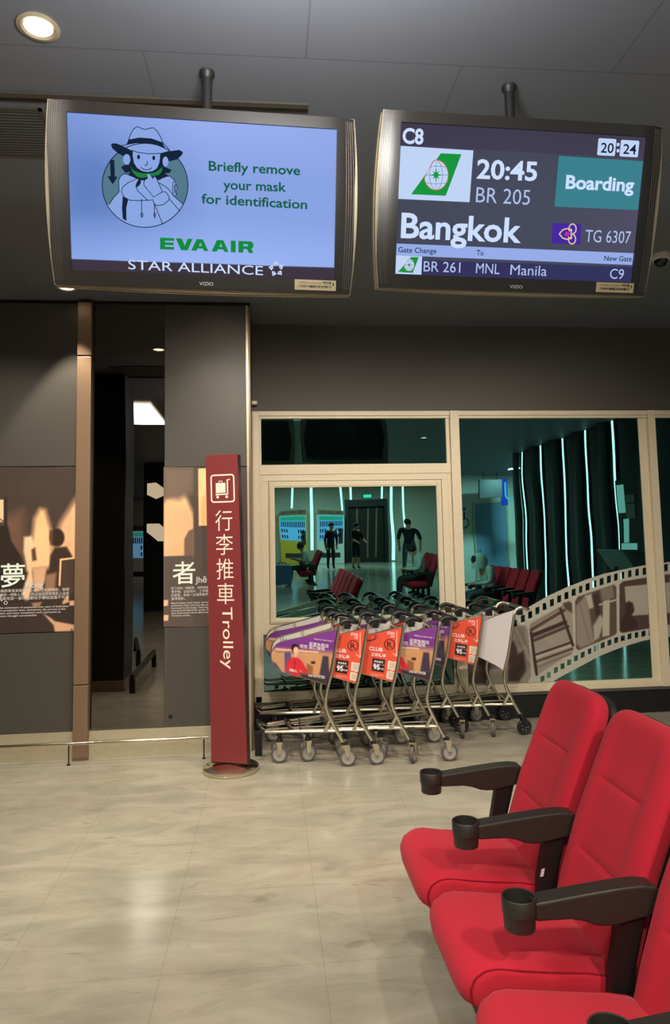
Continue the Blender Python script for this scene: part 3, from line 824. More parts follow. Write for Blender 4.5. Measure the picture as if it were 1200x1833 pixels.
# -- left picture
BG = (138, 163, 226)
def bgfn(cv):
    cv.ell(-0.45, 0.02, 0.30, 0.40, (96, 126, 190), 1.2, 0.75)
    cv.ell(0.1, 0.30, 0.6, 0.14, (158, 178, 242), 1.2, 0.6)
    cv.ell(0.0, -0.26, 0.9, 0.14, (160, 186, 250), 1.0, 0.6)
    cv.poly([(-0.6, -0.25), (0.6, -0.242), (0.6, -0.4), (-0.6, -0.4)], (62, 54, 66), 0.002)
cv, pl = sheet(-0.521, -0.2925, 0.521, 0.2925, -0.0012, BG, 105, 180, bgfn)
me = cv.mesh('picture', pl, M_SCREEN); pic = link('picture', me, tv1)
E_INK = emit('screen_ink', (22, 36, 58)); E_GRN = emit('screen_green', (22, 96, 74)); E_GRN2 = emit('screen_logo_green', (20, 138, 62)); E_TEAL = emit('screen_teal', (84, 120, 140))
E_BODY = emit('screen_pale', (138, 166, 226)); E_WHITE = emit('screen_white', (205, 222, 255)); E_SCARF = emit('screen_scarf', (36, 128, 62)); E_DK = emit('screen_dark', (62, 58, 74))
def z7(pts): return [L1(170 + x / 5.217, 200 + y / 5.217) for x, y in pts]
def ellp(cx, cy, rx, ryy, n=28, a0=0, a1=360): return [(cx + rx * math.cos(R(a0 + (a1 - a0) * i / n)), cy + ryy * math.sin(R(a0 + (a1 - a0) * i / n))) for i in range(n + (0 if a1 - a0 == 360 else 1))]
lay = [-0.0016]
def nxt(): lay[0] -= 0.00012; return lay[0]
lw = 0.0036
m = M()
circ = ellp(470, 690, 400, 392, 64)
m.flat(z7(circ), nxt(), E_TEAL)
body = [(135, 868), (180, 800), (228, 750), (224, 640), (245, 600), (275, 583), (330, 592), (390, 630), (600, 640), (640, 612), (700, 603), (742, 640), (775, 740), (742, 790), (828, 870)] + ellp(470, 690, 398, 390, 30, 27, 153)
m.flat(z7(body), nxt(), E_BODY)
m.flat(z7([(310, 360), (320, 500), (290, 490), (243, 520), (288, 575), (332, 562), (308, 592), (370, 618), (420, 640), (520, 650), (590, 638), (690, 602), (655, 575), (700, 572), (718, 545), (650, 515), (650, 400), (480, 380)]), nxt(), E_INK)
m.flat(z7([(150, 312), (165, 297), (200, 298), (255, 318), (350, 365), (500, 395), (620, 395), (700, 370), (790, 358), (823, 378), (815, 405), (770, 445), (700, 465), (640, 430), (480, 400), (330, 400), (270, 418), (210, 385), (165, 345)]), nxt(), E_INK)
m.flat(z7(ellp(298, 447, 34, 50)), nxt(), E_BODY); m.flat(z7(ellp(660, 468, 27, 48)), nxt(), E_BODY)
m.flat(z7([(355, 362), (355, 420), (366, 480), (395, 525), (440, 555), (490, 565), (540, 556), (580, 530), (602, 480), (608, 440), (610, 392), (480, 388)]), nxt(), E_BODY)
m.flat(z7([(298, 318), (318, 262), (335, 212), (365, 162), (400, 141), (430, 156), (470, 170), (510, 158), (545, 152), (580, 180), (612, 235), (638, 292), (658, 345), (570, 312), (470, 297), (380, 299)]), nxt(), E_BODY)
m.flat(z7([(298, 318), (316, 262), (420, 243), (530, 252), (632, 288), (658, 345), (570, 312), (470, 295), (380, 297)]), nxt(), E_INK)
m.flat(z7([(255, 320), (380, 297), (470, 295), (570, 312), (702, 370), (620, 392), (500, 396), (400, 382), (330, 357)]), nxt(), E_BODY)
m.flat(z7([(334, 505), (350, 535), (370, 555), (430, 575), (490, 580), (560, 570), (600, 545), (632, 515), (626, 560), (596, 592), (520, 606), (440, 620), (400, 612), (355, 570)]), nxt(), E_SCARF)
m.flat(z7([(490, 585), (505, 582), (545, 630), (552, 602), (575, 620), (600, 670), (632, 750), (600, 790), (550, 800), (460, 690), (458, 660), (470, 640), (495, 625)]), nxt(), E_BODY)
m.flat(z7([(415, 630), (432, 625), (430, 670), (412, 695), (390, 708), (382, 690), (395, 655)]), nxt(), E_INK)
m.flat(z7([(262, 790), (312, 826), (294, 900), (296, 1022), (262, 1000), (254, 900)]), nxt(), E_INK)
m.flat(z7([(142, 452), (182, 452), (188, 607), (213, 611), (168, 681), (119, 605), (148, 605)]), nxt(), E_INK)
m.flat(z7(ellp(409, 426, 14, 21, 16)), nxt(), E_INK); m.flat(z7(ellp(551, 434, 14, 21, 16)), nxt(), E_INK)
y = nxt()
for pts, cl in [(circ, True), ([(298, 318), (318, 262), (335, 212), (365, 162), (400, 141), (430, 156), (470, 170), (510, 158), (545, 152), (580, 180), (612, 235), (638, 292), (700, 365)], False), ([(255, 320), (300, 310)], False),
                ([(350, 362), (400, 382), (500, 396), (620, 392), (702, 370)], False), ([(490, 462), (489, 500), (476, 508), (465, 496)], False), ([(428, 520), (455, 540), (490, 546), (515, 540), (533, 523)], False),
                ([(135, 868), (180, 800), (228, 750), (224, 640), (245, 600), (275, 583), (330, 592), (390, 630), (310, 665), (262, 705), (250, 750), (275, 800), (330, 830), (420, 832), (530, 828)], False), ([(382, 690), (400, 740), (495, 830)], False),
                ([(458, 660), (460, 690), (550, 800), (632, 750), (665, 752), (695, 800), (690, 830), (640, 870), (580, 880), (555, 860), (535, 815)], False), ([(600, 665), (680, 715), (740, 790), (828, 870)], False), ([(600, 640), (640, 612), (700, 603), (742, 640), (772, 710), (762, 780), (735, 790), (725, 720), (735, 650)], False),
                ([(690, 810), (795, 930)], False), ([(560, 870), (635, 1055)], False), ([(437, 815), (440, 995)], False), ([(556, 860), (560, 1000)], False), ([(470, 640), (458, 660)], False), ([(545, 630), (552, 602), (575, 620), (632, 750)], False), ([(748, 765), (742, 700), (752, 680), (757, 760)], False)]:
    m.stroke(z7(pts), lw * (0.9 if cl else 0.8), y, E_INK, cl)
for cx in (440, 560): m.stroke(z7([(cx, 938), (cx + 12, 965), (cx, 992), (cx - 12, 965)]), 0.003, y, E_INK, True)
m.build('drawn_figure', None, pic)
def stext(mb, s, a, b, cap, L, mt, bold, y): 
    p, q = L(*a), L(*b); text(mb, s, p[0], p[1], q[0], cap, y, mt, bold, math.atan2(q[1] - p[1], q[0] - p[0]))
y = -0.0035
m = M(); stext(m, 'Briefly remove', (374, 305.5), (537.5, 314), 0.036, L1, E_GRN, 0.018, y)
m.build('message_line', None, pic); m = M(); stext(m, 'your mask', (400, 339), (512.5, 343.5), 0.036, L1, E_GRN, 0.018, y)
m.build('message_line', None, pic); m = M(); stext(m, 'for identification', (361, 364), (550, 374.5), 0.036, L1, E_GRN, 0.018, y)
m.build('message_line', None, pic)
m = M()
def ev(pts): return [L1(270 + x / 4.615, 410 + (168 + (x - 78) * 0.0417 - 96 * h) / 4.615) for x, h in pts]
A_ = [(335, 0), (378, 0), (388, .2), (432, .2), (440, 0), (476, 0), (432, 1), (380, 1)]
for pts in ([(78, 0), (195, 0), (195, .24), (118, .24), (118, .39), (190, .39), (190, .61), (118, .61), (118, .76), (195, .76), (195, 1), (78, 1)], [(208, 1), (258, 1), (282, .38), (306, 1), (346, 1), (306, 0), (250, 0)], A_, [(x + 168, h) for x, h in A_],
            [(662, 0), (702, 0), (702, 1), (662, 1)], [(725, 0), (765, 0), (765, .32), (795, .32), (812, 0), (850, 0), (832, .36), (847, .5), (847, .85), (828, 1), (725, 1)]): m.flat(ev(pts), y, E_GRN2)
for pts in ([(399, .42), (425, .42), (411, .74)], [(567, .42), (593, .42), (579, .74)], [(765, .55), (800, .55), (806, .65), (800, .76), (765, .76)]): m.flat(ev(pts), y - 0.0003, E_BODY)
m.build('airline_name', None, pic)
m = M(); stext(m, 'STAR ALLIANCE', (230, 482), (471, 492.8), 0.036, L1, E_WHITE, 0.002, y); m.build('alliance_name', None, pic); m = M()
c0 = L1(495, 481.5)
for i in range(5):
    a = R(90 + 72 * i + 8)
    def pp(r, t): return (c0[0] + r * math.cos(a + t), c0[1] + r * math.sin(a + t))
    m.flat([pp(0.033, 0.0), pp(0.021, -0.58), pp(0.012, -0.1), pp(0.021, 0.50)], y, E_WHITE)
    m.flat([pp(0.031, 0.0), pp(0.0125, 0.05), pp(0.016, -0.2)], y - 0.0001, emit('screen_grey', (110, 120, 150)))
m.build('alliance_logo', None, pic)

# -- right picture
def P2(x, y): return L2(650 + x / 2.1818, 160 + y / 2.1818)
def poly2(pts): return [P2(*p) for p in pts]
def bg2(cv):
    cv.poly([(-0.6, 0.208), (0.6, 0.208), (0.6, 0.4), (-0.6, 0.4)], (62, 55, 74), 0.002)
    cv.ell(0.0, 0.0, 0.8, 0.3, (76, 84, 102), 1.0, 0.35)
    cv.ell(0.55, -0.1, 0.3, 0.3, (84, 80, 104), 0.9, 0.5)
    cv.poly([(-0.6, -0.232), (0.6, -0.226), (0.6, -0.4), (-0.6, -0.4)], (52, 52, 92), 0.002)
cv, pl = sheet(-0.521, -0.2925, 0.521, 0.2925, -0.0012, (66, 68, 84), 105, 180, bg2)
pic2 = link('picture', cv.mesh('picture', pl, M_SCREEN), tv2)
E_PALE = emit('screen_band', (150, 172, 232)); E_BOX = emit('screen_box_white', (192, 212, 246)); E_TXT = emit('screen_text', (205, 224, 255)); E_TXT2 = emit('screen_text_soft', (176, 194, 238))
E_TL = emit('screen_status_teal', (60, 128, 142)); E_TG = emit('screen_tail_green', (24, 148, 62)); E_OR = emit('screen_orange', (216, 110, 80)); E_PUR = emit('screen_purple', (70, 42, 160)); E_GOLD = emit('screen_gold', (226, 200, 160)); E_MAG = emit('screen_magenta', (196, 44, 170))
m = M(); y = -0.0020
m.flat(poly2([(765, 260), (1094, 281), (1074, 472), (748, 458)]), y, E_TL); m.flat(poly2([(128, 602), (1057, 640), (1051, 686), (124, 648)]), y, E_PALE)
for q in ([(918, 190), (988, 195), (986, 262), (915, 257)], [(1006, 197), (1078, 202), (1075, 266), (1003, 262)]):
    p = poly2(q); c = (sum(a for a, _ in p) / 4, sum(b for _, b in p) / 4)
    w, h = abs(p[1][0] - p[0][0]) / 2, abs(p[0][1] - p[3][1]) / 2
    rr = 0.006; o = []
    for sx, sz, a in ((1, 1, 0), (-1, 1, 90), (-1, -1, 180), (1, -1, 270)):
        for i in range(5):
            t = R(a + 22.5 * i); o.append((c[0] + sx * (w - rr) + rr * math.cos(t), c[1] + sz * (h - rr) + rr * math.sin(t)))
    m.flat(o, y, E_BOX)
    m.flat([(c[0] - w, c[1] - 0.0007), (c[0] + w, c[1] - 0.0007), (c[0] + w, c[1] + 0.0007), (c[0] - w, c[1] + 0.0007)], y - 0.0006, E_TXT2)
for qy in (216, 240):
    c = P2(996, qy); m.flat([(c[0] - 0.006, c[1] - 0.006), (c[0] + 0.006, c[1] - 0.006), (c[0] + 0.006, c[1] + 0.006), (c[0] - 0.006, c[1] + 0.006)], y, E_BOX)
m.build('panels', None, pic2)
def tail(mb, box, green, cx, cy, rx, ryy, y):
    mb.flat(poly2(box), y, E_BOX); mb.flat(poly2(green), y - 0.0003, E_TG)
    def tp(pts): return poly2([(cx + a * rx, cy + b * ryy) for a, b in pts])
    cut = lambda pts: [p for p in pts]
    ell = [(math.cos(R(i * 10)), math.sin(R(i * 10))) for i in range(36)]
    ell = [(a, b) if a + 0.62 * b > -0.83 else ((a + (-0.83 - a - 0.62 * b) / 1.0), b) for a, b in ell]
    mb.flat(tp([(a * 1.05, b * 1.05) for a, b in ell]), y - 0.0005, E_OR); mb.flat(tp(ell), y - 0.0007, E_BOX)
    w = 0.0013 if rx > 30 else 0.0007
    for k in (-0.55, 0.0, 0.55):
        mb.stroke(tp([(k * math.cos(R(a)), math.sin(R(a))) for a in range(-80, 81, 16)]), w, y - 0.0009, E_INK)
        h = math.sqrt(1 - k * k); lo = max(-h, -0.83 - 0.62 * k)
        mb.stroke(tp([(lo + (h - lo) * i / 8, k + 0.10 * (1 - (2 * i / 8 - 1) ** 2) * k) for i in range(9)]), w, y - 0.0009, E_INK)
    st = []
    for i in range(16):
        r = (0.62 if i % 4 == 0 else 0.40) if i % 2 == 0 else 0.17
        st.append((r * math.cos(R(i * 22.5)), r * math.sin(R(i * 22.5))))
    mb.flat(tp(st), y - 0.0011, E_TG)
m = M()
tail(m, [(147, 221), (431, 239), (416, 441), (137, 428)], [(304, 250), (384, 254), (323, 416), (188, 410)], 285, 335, 46, 57, -0.0022); m.build('tail_logo', None, pic2); m = M()
tail(m, [(124, 648), (231, 653), (228, 724), (122, 720)], [(188, 655), (218, 656), (194, 717), (137, 713)], 180, 686, 19, 23, -0.0022)
m.build('tail_logo', None, pic2)
m = M(); y = -0.0024
m.flat(poly2([(740, 522), (852, 526), (848, 606), (736, 602)]), y, E_PUR)
def lp(pts): return poly2([(804 + a, 565 + b) for a, b in pts])
def arc(cx, cy, r1, r2, a0, a1, n=16): return [(cx + r1 * math.cos(R(a0 + (a1 - a0) * k / n)), cy + r2 * math.sin(R(a0 + (a1 - a0) * k / n))) for k in range(n + 1)]
for pts in ([(-38, 0), (-24, -16), (-12, -20)] + arc(-6, -4, 16, 17, -110, -20, 6) + [(8, 0)] + arc(-6, 4, 16, 17, 20, 110, 6) + [(-12, 20), (-24, 16), (-38, 0)], arc(14, -20, 14, 19, 150, 450), arc(12, 20, 14, 19, 210, -90)):
    m.stroke(lp(pts), 0.0052, y - 0.0004, E_GOLD)
m.flat(lp([(-18, 0), (-10, -10), (0, -6), (2, 2), (-6, 10), (-14, 8)]), y - 0.0004, E_MAG)
m.flat(lp([(2, -16), (8, -22), (14, -14), (8, -8)]), y - 0.0004, E_GOLD); m.flat(lp([(2, 16), (8, 22), (14, 14), (8, 8)]), y - 0.0004, E_GOLD)
m.build('orchid_logo', None, pic2)
y = -0.0034
for s, a, b, cap, mt, bd in [('C8', (153, 210), (235, 214.5), 0.056, E_TXT, 0.03), ('20:45', (443, 347), (678, 357), 0.072, E_TXT, 0.024), ('BR 205', (440, 441), (650, 452), 0.060, E_TXT2, -0.004),
                             ('Boarding', (790, 387), (1056, 399), 0.052, E_TXT, 0.03), ('Bangkok', (147, 578), (616, 598), 0.096, E_TXT, 0.022), ('TG 6307', (866, 596), (1043, 602), 0.050, E_TXT2, -0.002),
                             ('Gate Change', (137, 636), (286, 641.5), 0.021, E_INK, 0.008), ('To', (443, 648), (470, 649), 0.021, E_INK, 0.008), ('New Gate', (941, 669), (1048, 672.5), 0.021, E_INK, 0.008),
                             ('BR 261', (236, 711), (379, 716), 0.042, E_TXT2, 0.0), ('MNL', (440, 718), (532, 722), 0.042, E_TXT2, 0.0), ('Manila', (574, 724), (716, 729), 0.042, E_TXT2, 0.0), ('C9', (962, 739), (1016, 741.5), 0.042, E_TXT2, 0.0),
                             ('20', (927, 247), (977, 249.5), 0.038, E_INK, 0.012), ('24', (1014, 252), (1065, 254.5), 0.038, E_INK, 0.012)]:
    m = M(); stext(m, s, (650 + a[0] / 2.1818, 160 + a[1] / 2.1818), (650 + b[0] / 2.1818, 160 + b[1] / 2.1818), cap, L2, mt, bd, y); m.build('flight_text', None, pic2)

# security dome and ceiling grille
t = thing('security_camera', 'small white dome camera on the ceiling right of the right screen', 'camera', (2.757, 4.5, CZ))
M().lathe([(0.06, 0), (0.06, -0.03), (0.056, -0.04), (0.047, -0.042), (0.047, 0)], n=24).build('housing', M_WHITE, t)
M().lathe([(0.045, -0.04), (0.040, -0.062), (0.026, -0.08), (0.0, -0.086)], n=20).build('dome', mat('smoked_dome', (26, 24, 24), 0.1), t)
t = thing('air_grille', 'dark slatted air grille in the ceiling left of the left screen', 'air grille', (-1.35, 3.27, CZ))
m = M(); m.box((-0.36, -0.2, -0.008), (0.36, -0.185, 0)); m.box((-0.36, 0.185, -0.008), (0.36, 0.2, 0)); m.box((-0.36, -0.2, -0.008), (-0.345, 0.2, 0)); m.box((0.345, -0.2, -0.008), (0.36, 0.2, 0))
m.build('grille_frame', M_PANEL, t)
m = M()
for i in range(17): m.box((-0.345, -0.183 + i * 0.022, -0.007), (0.345, -0.172 + i * 0.022, -0.001))
m.build('slats', mat('grille_grey', (84, 82, 78), 0.6), t)

# ================================================================== MAROON TROLLEY SIGN
sg = thing('sign_post', 'tall maroon sign post with luggage trolley pictogram on a round steel base', 'sign', (-0.285, 5.14, 0), R(-20))
M().lathe([(0, 0), (0.192, 0), (0.196, 0.006), (0.196, 0.028), (0.188, 0.032), (0.10, 0.046), (0.03, 0.055), (0, 0.056)], n=48).build('base', M_STEEL2, sg)
hb, ht, lean = 0.136, 0.126, -0.045
def sx(u, z): return u * (hb + (ht - hb) * (z - 0.06) / 2.18) + lean * (z - 0.06) / 2.18
def panel_solid(mb, u0, u1, y0, y1, m, z0=0.06, z1=2.245):
    vs = []
    for z in (z0, z1):
        for yy in (y0, y1):
            for u in (u0, u1): vs.append((sx(u, z), yy, z))
    mb.add(vs, [(0, 2, 3, 1), (4, 5, 7, 6), (0, 1, 5, 4), (2, 6, 7, 3), (0, 4, 6, 2), (1, 3, 7, 5)], m)
m = M(); panel_solid(m, -1, 1, -0.032, -0.026, M_SIGN); bevel(m.build('face_panel', None, sg), 0.002)
m = M(); panel_solid(m, -0.99, 0.99, -0.026, 0.032, M_SIGNDK, 0.05, 2.24); m.build('core', None, sg)
M().tube([(0.02, 0, 0.04), (0.0, 0, 0.3)], 0.02, n=12).build('stem', M_STEEL2, sg)
def G(u, z): return (sx(u, z), z)
FY = -0.0328
m = M()
pc, pw, ph = 1.995, 0.70, 0.098            # pictogram frame, centre height 2.0
o = []
for ax, az, a in ((1, 1, 0), (-1, 1, 90), (-1, -1, 180), (1, -1, 270)):
    for i in range(5):
        t = R(a + 22.5 * i); o.append(G(0.03 + ax * (pw - 0.14) + 0.14 * math.cos(t), pc + az * (ph - 0.02) + 0.02 * math.sin(t)))
m.stroke(o, 0.011, FY, M_INK, True)
def gp(pts): return [G(0.03 + a, pc + b) for a, b in pts]
m.flat(gp([(-0.42, -0.032), (0.18, -0.032), (0.18, 0.040), (-0.42, 0.040)]), FY, M_INK)
m.stroke(gp([(-0.22, 0.042), (-0.22, 0.054), (-0.03, 0.054), (-0.03, 0.042)]), 0.006, FY, M_INK)
m.stroke(gp([(-0.44, -0.043), (0.30, -0.043), (0.30, 0.062), (0.46, 0.064)]), 0.012, FY, M_INK)
for u in (-0.32, 0.24): m.flat([G(0.03 + u + 0.085 * math.cos(R(i * 22.5)), pc - 0.062 + 0.011 * math.sin(R(i * 22.5))) for i in range(16)], FY, M_INK)
m.build('pictogram', None, sg)
m = M()
for i, ch in enumerate('行李推車'):
    zc = 1.755 - i * 0.175
    c = G(0.05, zc); text(m, ch, c[0] - 0.066, zc - 0.055, c[0] + 0.066, 0.115, FY, M_INK, -0.004)
m.build('chinese_lettering', None, sg)
m = M(); v, f = glyphs('Trolley', 0.004)
a0 = min(p[0] for p in v); b0 = max(p[0] for p in v)
zt, zb = 1.140, 0.705; sc = (zt - zb) / (b0 - a0)
vs = []
for p in v:
    z = zt - (p[0] - a0) * sc; u = p[1] * 0.112 - 0.022
    vs.append((sx(0.0, z) + u, FY, z))
m.add(vs, f, M_INK); m.build('latin_lettering', None, sg)

# ================================================================== LUGGAGE TROLLEYS
TR = 0.0135
NEAR, FRONT = 0.235, 0.095
PROF = [(-0.030, 0.166), (-0.077, 0.247), (-0.140, 0.38), (-0.155, 0.445), (-0.146, 0.519), (-0.105, 0.664), (-0.048, 0.965), (-0.026, 1.006), (0.017, 1.022), (0.070, 1.006)]
def upx(z):
    for (a, b), (c, d) in zip(PROF, PROF[1:]):
        if b <= z <= d: return a + (c - a) * (z - b) / (d - b)
    return -0.048
def side_y(x):                       # the frame narrows towards the nose
    t = max(0.0, min(1.0, (-0.05 - x) / 0.55)); return NEAR + (FRONT + 0.02 - NEAR) * t
PANEL = [(-0.056, 0.960), (-0.25, 0.917), (-0.443, 0.877), (-0.485, 0.862), (-0.517, 0.832), (-0.535, 0.79), (-0.533, 0.745), (-0.510, 0.697), (-0.480, 0.668), (-0.454, 0.656), (-0.30, 0.617), (-0.138, 0.571)]
BLANK = [(-0.050, 1.000), (-0.16, 0.965), (-0.30, 0.912), (-0.37, 0.88), (-0.405, 0.82), (-0.405, 0.72), (-0.385, 0.655), (-0.34, 0.625), (-0.24, 0.575), (-0.150, 0.520), (-0.138, 0.512)]
def panel_left(z, P):
    best = 1e9
    for (a, b), (c, d) in zip(P, P[1:]):
        lo, hi = min(b, d), max(b, d)
        if lo <= z <= hi and hi > lo: best = min(best, a + (c - a) * (z - b) / (d - b))
    return best if best < 1e8 else P[-1][0]
def ad_mesh(name, P, paint, side):
    """printed outer face following the tapering side frame; colours from the advert"""
    z0, z1 = P[-1][1] + 0.002, P[0][1] - 0.002
    nz, nx = 70, 100
    zs = np.linspace(z0, z1, nz); X = np.zeros((nz, nx)); Z = np.zeros((nz, nx))
    for j, z in enumerate(zs):
        r = upx(z) - 0.008; l = min(panel_left(z, P), r - 0.002)
        X[j] = np.linspace(l, r, nx); Z[j] = z
    cv = Canvas(0, 0, 1, 1, nx, nz, (200, 200, 200)); cv.X, cv.Y = X, Z; cv.k = 0.004
    paint(cv)
    s = -1 if side < 0 else 1
    def pl(x, z): return np.stack([x, np.array([s * (side_y(q) + 0.0075) for q in x]), z], 1)
    me = cv.mesh(name, pl, M_ADPRINT)
    if side > 0: me.flip_normals()
    return me
def purple(cv):
    cv.c[:] = (206, 158, 120)
    cv.poly([(-0.7, 0.60), (-0.7, 0.80), (-0.05, 0.775), (-0.05, 0.60)], (196, 146, 108), 0.03)
    cv.poly([(-0.7, 0.835), (-0.05, 0.795), (-0.05, 1.05), (-0.7, 1.05)], (112, 54, 132), 0.05)
    cv.poly([(-0.7, 0.88), (-0.05, 0.86), (-0.05, 1.05), (-0.7, 1.05)], (126, 58, 146), 0.06)
    cv.line([(-0.5, 0.822), (-0.20, 0.800)], 0.012, (226, 190, 150)); cv.line([(-0.5, 0.80), (-0.35, 0.79)], 0.008, (160, 110, 84))
    cv.poly([(-0.44, 0.64), (-0.44, 0.80), (-0.395, 0.805), (-0.385, 0.65)], (96, 80, 122), 0.01)
    cv.poly([(-0.30, 0.795), (-0.14, 0.785), (-0.20, 0.60), (-0.27, 0.63)], (206, 150, 104), 0.012)
    cv.poly([(-0.165, 0.775), (-0.125, 0.770), (-0.12, 0.60), (-0.20, 0.60)], (66, 54, 72), 0.012)
    cv.poly([(-0.25, 0.735), (-0.22, 0.735), (-0.22, 0.715), (-0.25, 0.715)], (60, 44, 40), 0.004)
    cv.poly([(-0.28, 0.72), (-0.235, 0.70), (-0.24, 0.63), (-0.29, 0.65)], (150, 96, 66), 0.01)
    cv.poly([(-0.33, 0.655), (-0.12, 0.61), (-0.12, 0.55), (-0.33, 0.58)], (62, 48, 56), 0.02)
    cv.poly([(-0.435, 0.655), (-0.42, 0.735), (-0.385, 0.762), (-0.345, 0.762), (-0.315, 0.735), (-0.275, 0.662), (-0.30, 0.64), (-0.33, 0.68), (-0.33, 0.60), (-0.41, 0.62), (-0.40, 0.68)], (214, 44, 58), 0.005)
    cv.ell(-0.364, 0.828, 0.027, 0.032, (44, 30, 30), 0.25); cv.ell(-0.357, 0.812, 0.019, 0.026, (232, 184, 152), 0.25)
    cv.poly([(-0.37, 0.765), (-0.348, 0.765), (-0.35, 0.79), (-0.368, 0.79)], (226, 176, 142), 0.004)
    cv.poly([(-0.41, 0.665), (-0.355, 0.655), (-0.355, 0.672), (-0.40, 0.685)], (226, 176, 146), 0.004)
    cv.line([(-0.362, 0.745), (-0.372, 0.62)], 0.003, (120, 20, 34))
    cv.ell(-0.366, 0.725, 0.004, 0.005, (40, 20, 26)); cv.ell(-0.37, 0.69, 0.004, 0.005, (40, 20, 26))
    cv.poly([(-0.54, 0.74), (-0.50, 0.72), (-0.46, 0.66), (-0.54, 0.66)], (92, 74, 112), 0.012)
def red(cv):
    cv.c[:] = (226, 84, 62)
    for i in range(18):
        a = i * 20; cv.line([(-0.30 + 0.052 * math.cos(R(a)), 0.892 + 0.026 * math.sin(R(a))), (-0.30 + 0.052 * math.cos(R(a + 13)), 0.892 + 0.026 * math.sin(R(a + 13)))], 0.008, (60, 28, 26))
    rc = (-0.152, 0.838)
    for i in range(30):
        if 22 <= i <= 23: continue
        a = i * 12; cv.line([(rc[0] + 0.036 * math.cos(R(a)), rc[1] + 0.036 * math.sin(R(a))), (rc[0] + 0.036 * math.cos(R(a + 12)), rc[1] + 0.036 * math.sin(R(a + 12)))], 0.006, (52, 30, 30))
    cv.line([(-0.098, 0.93), (-0.106, 0.755)], 0.005, (248, 214, 196)); cv.line([(-0.130, 0.775), (-0.108, 0.755), (-0.088, 0.78)], 0.005, (248, 214, 196))
    cv.poly([(-0.275, 0.742), (-0.185, 0.728), (-0.198, 0.636), (-0.285, 0.652)], (44, 34, 32), 0.003)
    cv.line([(-0.268, 0.702), (-0.196, 0.690)], 0.003, (236, 220, 206))
    cv.poly([(-0.165, 0.722), (-0.105, 0.712), (-0.112, 0.650), (-0.172, 0.662)], (244, 226, 210), 0.003)
    cv.poly([(-0.174, 0.652), (-0.116, 0.642), (-0.124, 0.584), (-0.182, 0.596)], (244, 226, 210), 0.003)
    for a, b in (((-0.157, 0.713), (-0.112, 0.659)), ((-0.167, 0.644), (-0.123, 0.593))):
        cv.poly([(a[0], a[1]), (b[0], a[1] - 0.004), (b[0] - 0.004, b[1]), (a[0] - 0.006, b[1] + 0.006)], (206, 186, 170), 0.006)
    cv.line([(-0.29, 0.632), (-0.20, 0.614)], 0.004, (246, 178, 158)); cv.line([(-0.29, 0.620), (-0.24, 0.610)], 0.004, (246, 178, 158))
def blank(cv): cv.c[:] = (206, 198, 200)
AD_MESH = {}
def ad_text(kind, side):
    out = []
    def T_(s, x, z, w, cap, mt, bold):
        m = M(); out.append(m)
        v, f = glyphs(s, bold)
        a = min(p[0] for p in v); b = max(p[0] for p in v); k = w / (b - a); kz = k if cap is None else cap / 0.7
        slope = -0.13
        vs = []
        for p in v:
            u = x + (p[0] - a) * k; zz = z + p[1] * kz + slope * (u - x)
            if side < 0: vs.append((u, -(side_y(u) + 0.0085), zz))
            else: vs.append((2 * (x + w / 2) - u, side_y(u) + 0.0085, z + p[1] * kz + slope * (u - x)))
        m.add(vs, [q if side < 0 else q for q in f], mt)
    WI = mat('white_ad_ink', (246, 232, 236), 0.5)
    if kind == 'purple':
        T_('Have a nice trip !', -0.225, 0.890, 0.135, 0.012, WI, 0.0)
        T_('采盟免税店', -0.262, 0.850, 0.140, None, WI, 0.006)
        T_('祝您 旅途愉快', -0.328, 0.834, 0.178, None, WI, 0.006)
        T_('EVER RICH 昇恆昌', -0.27, 0.628, 0.115, 0.016, WI, 0.008)
    elif kind == 'red':
        T_('JOIN', -0.168, 0.915, 0.052, 0.018, WI, 0.01); T_('US', -0.142, 0.890, 0.026, 0.018, WI, 0.01)
        T_('R', -0.170, 0.819, 0.036, 0.040, mat('ad_dark_ink', (52, 30, 30), 0.5), 0.02)
        T_('CLUB', -0.300, 0.800, 0.098, 0.026, WI, 0.02)
        T_('立即獲得', -0.285, 0.760, 0.105, None, WI, 0.01)
        T_('最低享折', -0.265, 0.712, 0.065, None, WI, 0.02)
        T_('95', -0.272, 0.664, 0.046, 0.034, WI, 0.04); T_('折起', -0.223, 0.660, 0.026, None, WI, 0.03)
    return [q.mesh('lettering') for q in out]
def edge_rim(P, side):
    m = M(); s = -1 if side < 0 else 1
    pts = [(x, s * (side_y(x) + 0.002), z) for x, z in P]
    m.tube(pts, 0.0055, M_CHROME, n=6, fil=0.03)
    return m.mesh('rim')
def back_sheet(P, side):
    s = -1 if side < 0 else 1
    nz = 16; m = M(); vs = []; fs = []
    zs = np.linspace(P[-1][1] + 0.001, P[0][1] - 0.001, nz); nx = 8
    for k, off in ((0, 0.006), (1, 0.0)):
        for z in zs:
            r = upx(z) - 0.006; l = min(panel_left(z, P) - 0.001, r - 0.002)
            for i in range(nx):
                x = l + (r - l) * i / (nx - 1); vs.append((x, s * (side_y(x) + off), z))
    n = nz * nx
    for k in range(2):
        for j in range(nz - 1):
            for i in range(nx - 1):
                a = k * n + j * nx + i; q = (a, a + 1, a + nx + 1, a + nx)
                fs.append(q if (k == 0) == (s < 0) else q[::-1])
    for j in range(nz - 1):
        for i in (0, nx - 1):
            a = j * nx + i; fs.append((a, a + nx, a + nx + n, a + n))
    for i in range(nx - 1):
        for j in (0, nz - 1):
            a = j * nx + i; fs.append((a, a + 1, a + 1 + n, a + n))
    m.add(vs, fs, M_WHITE, False)
    return m.mesh('board')
_cache = {}
def cached(key, fn):
    if key not in _cache: _cache[key] = fn()
    return _cache[key]
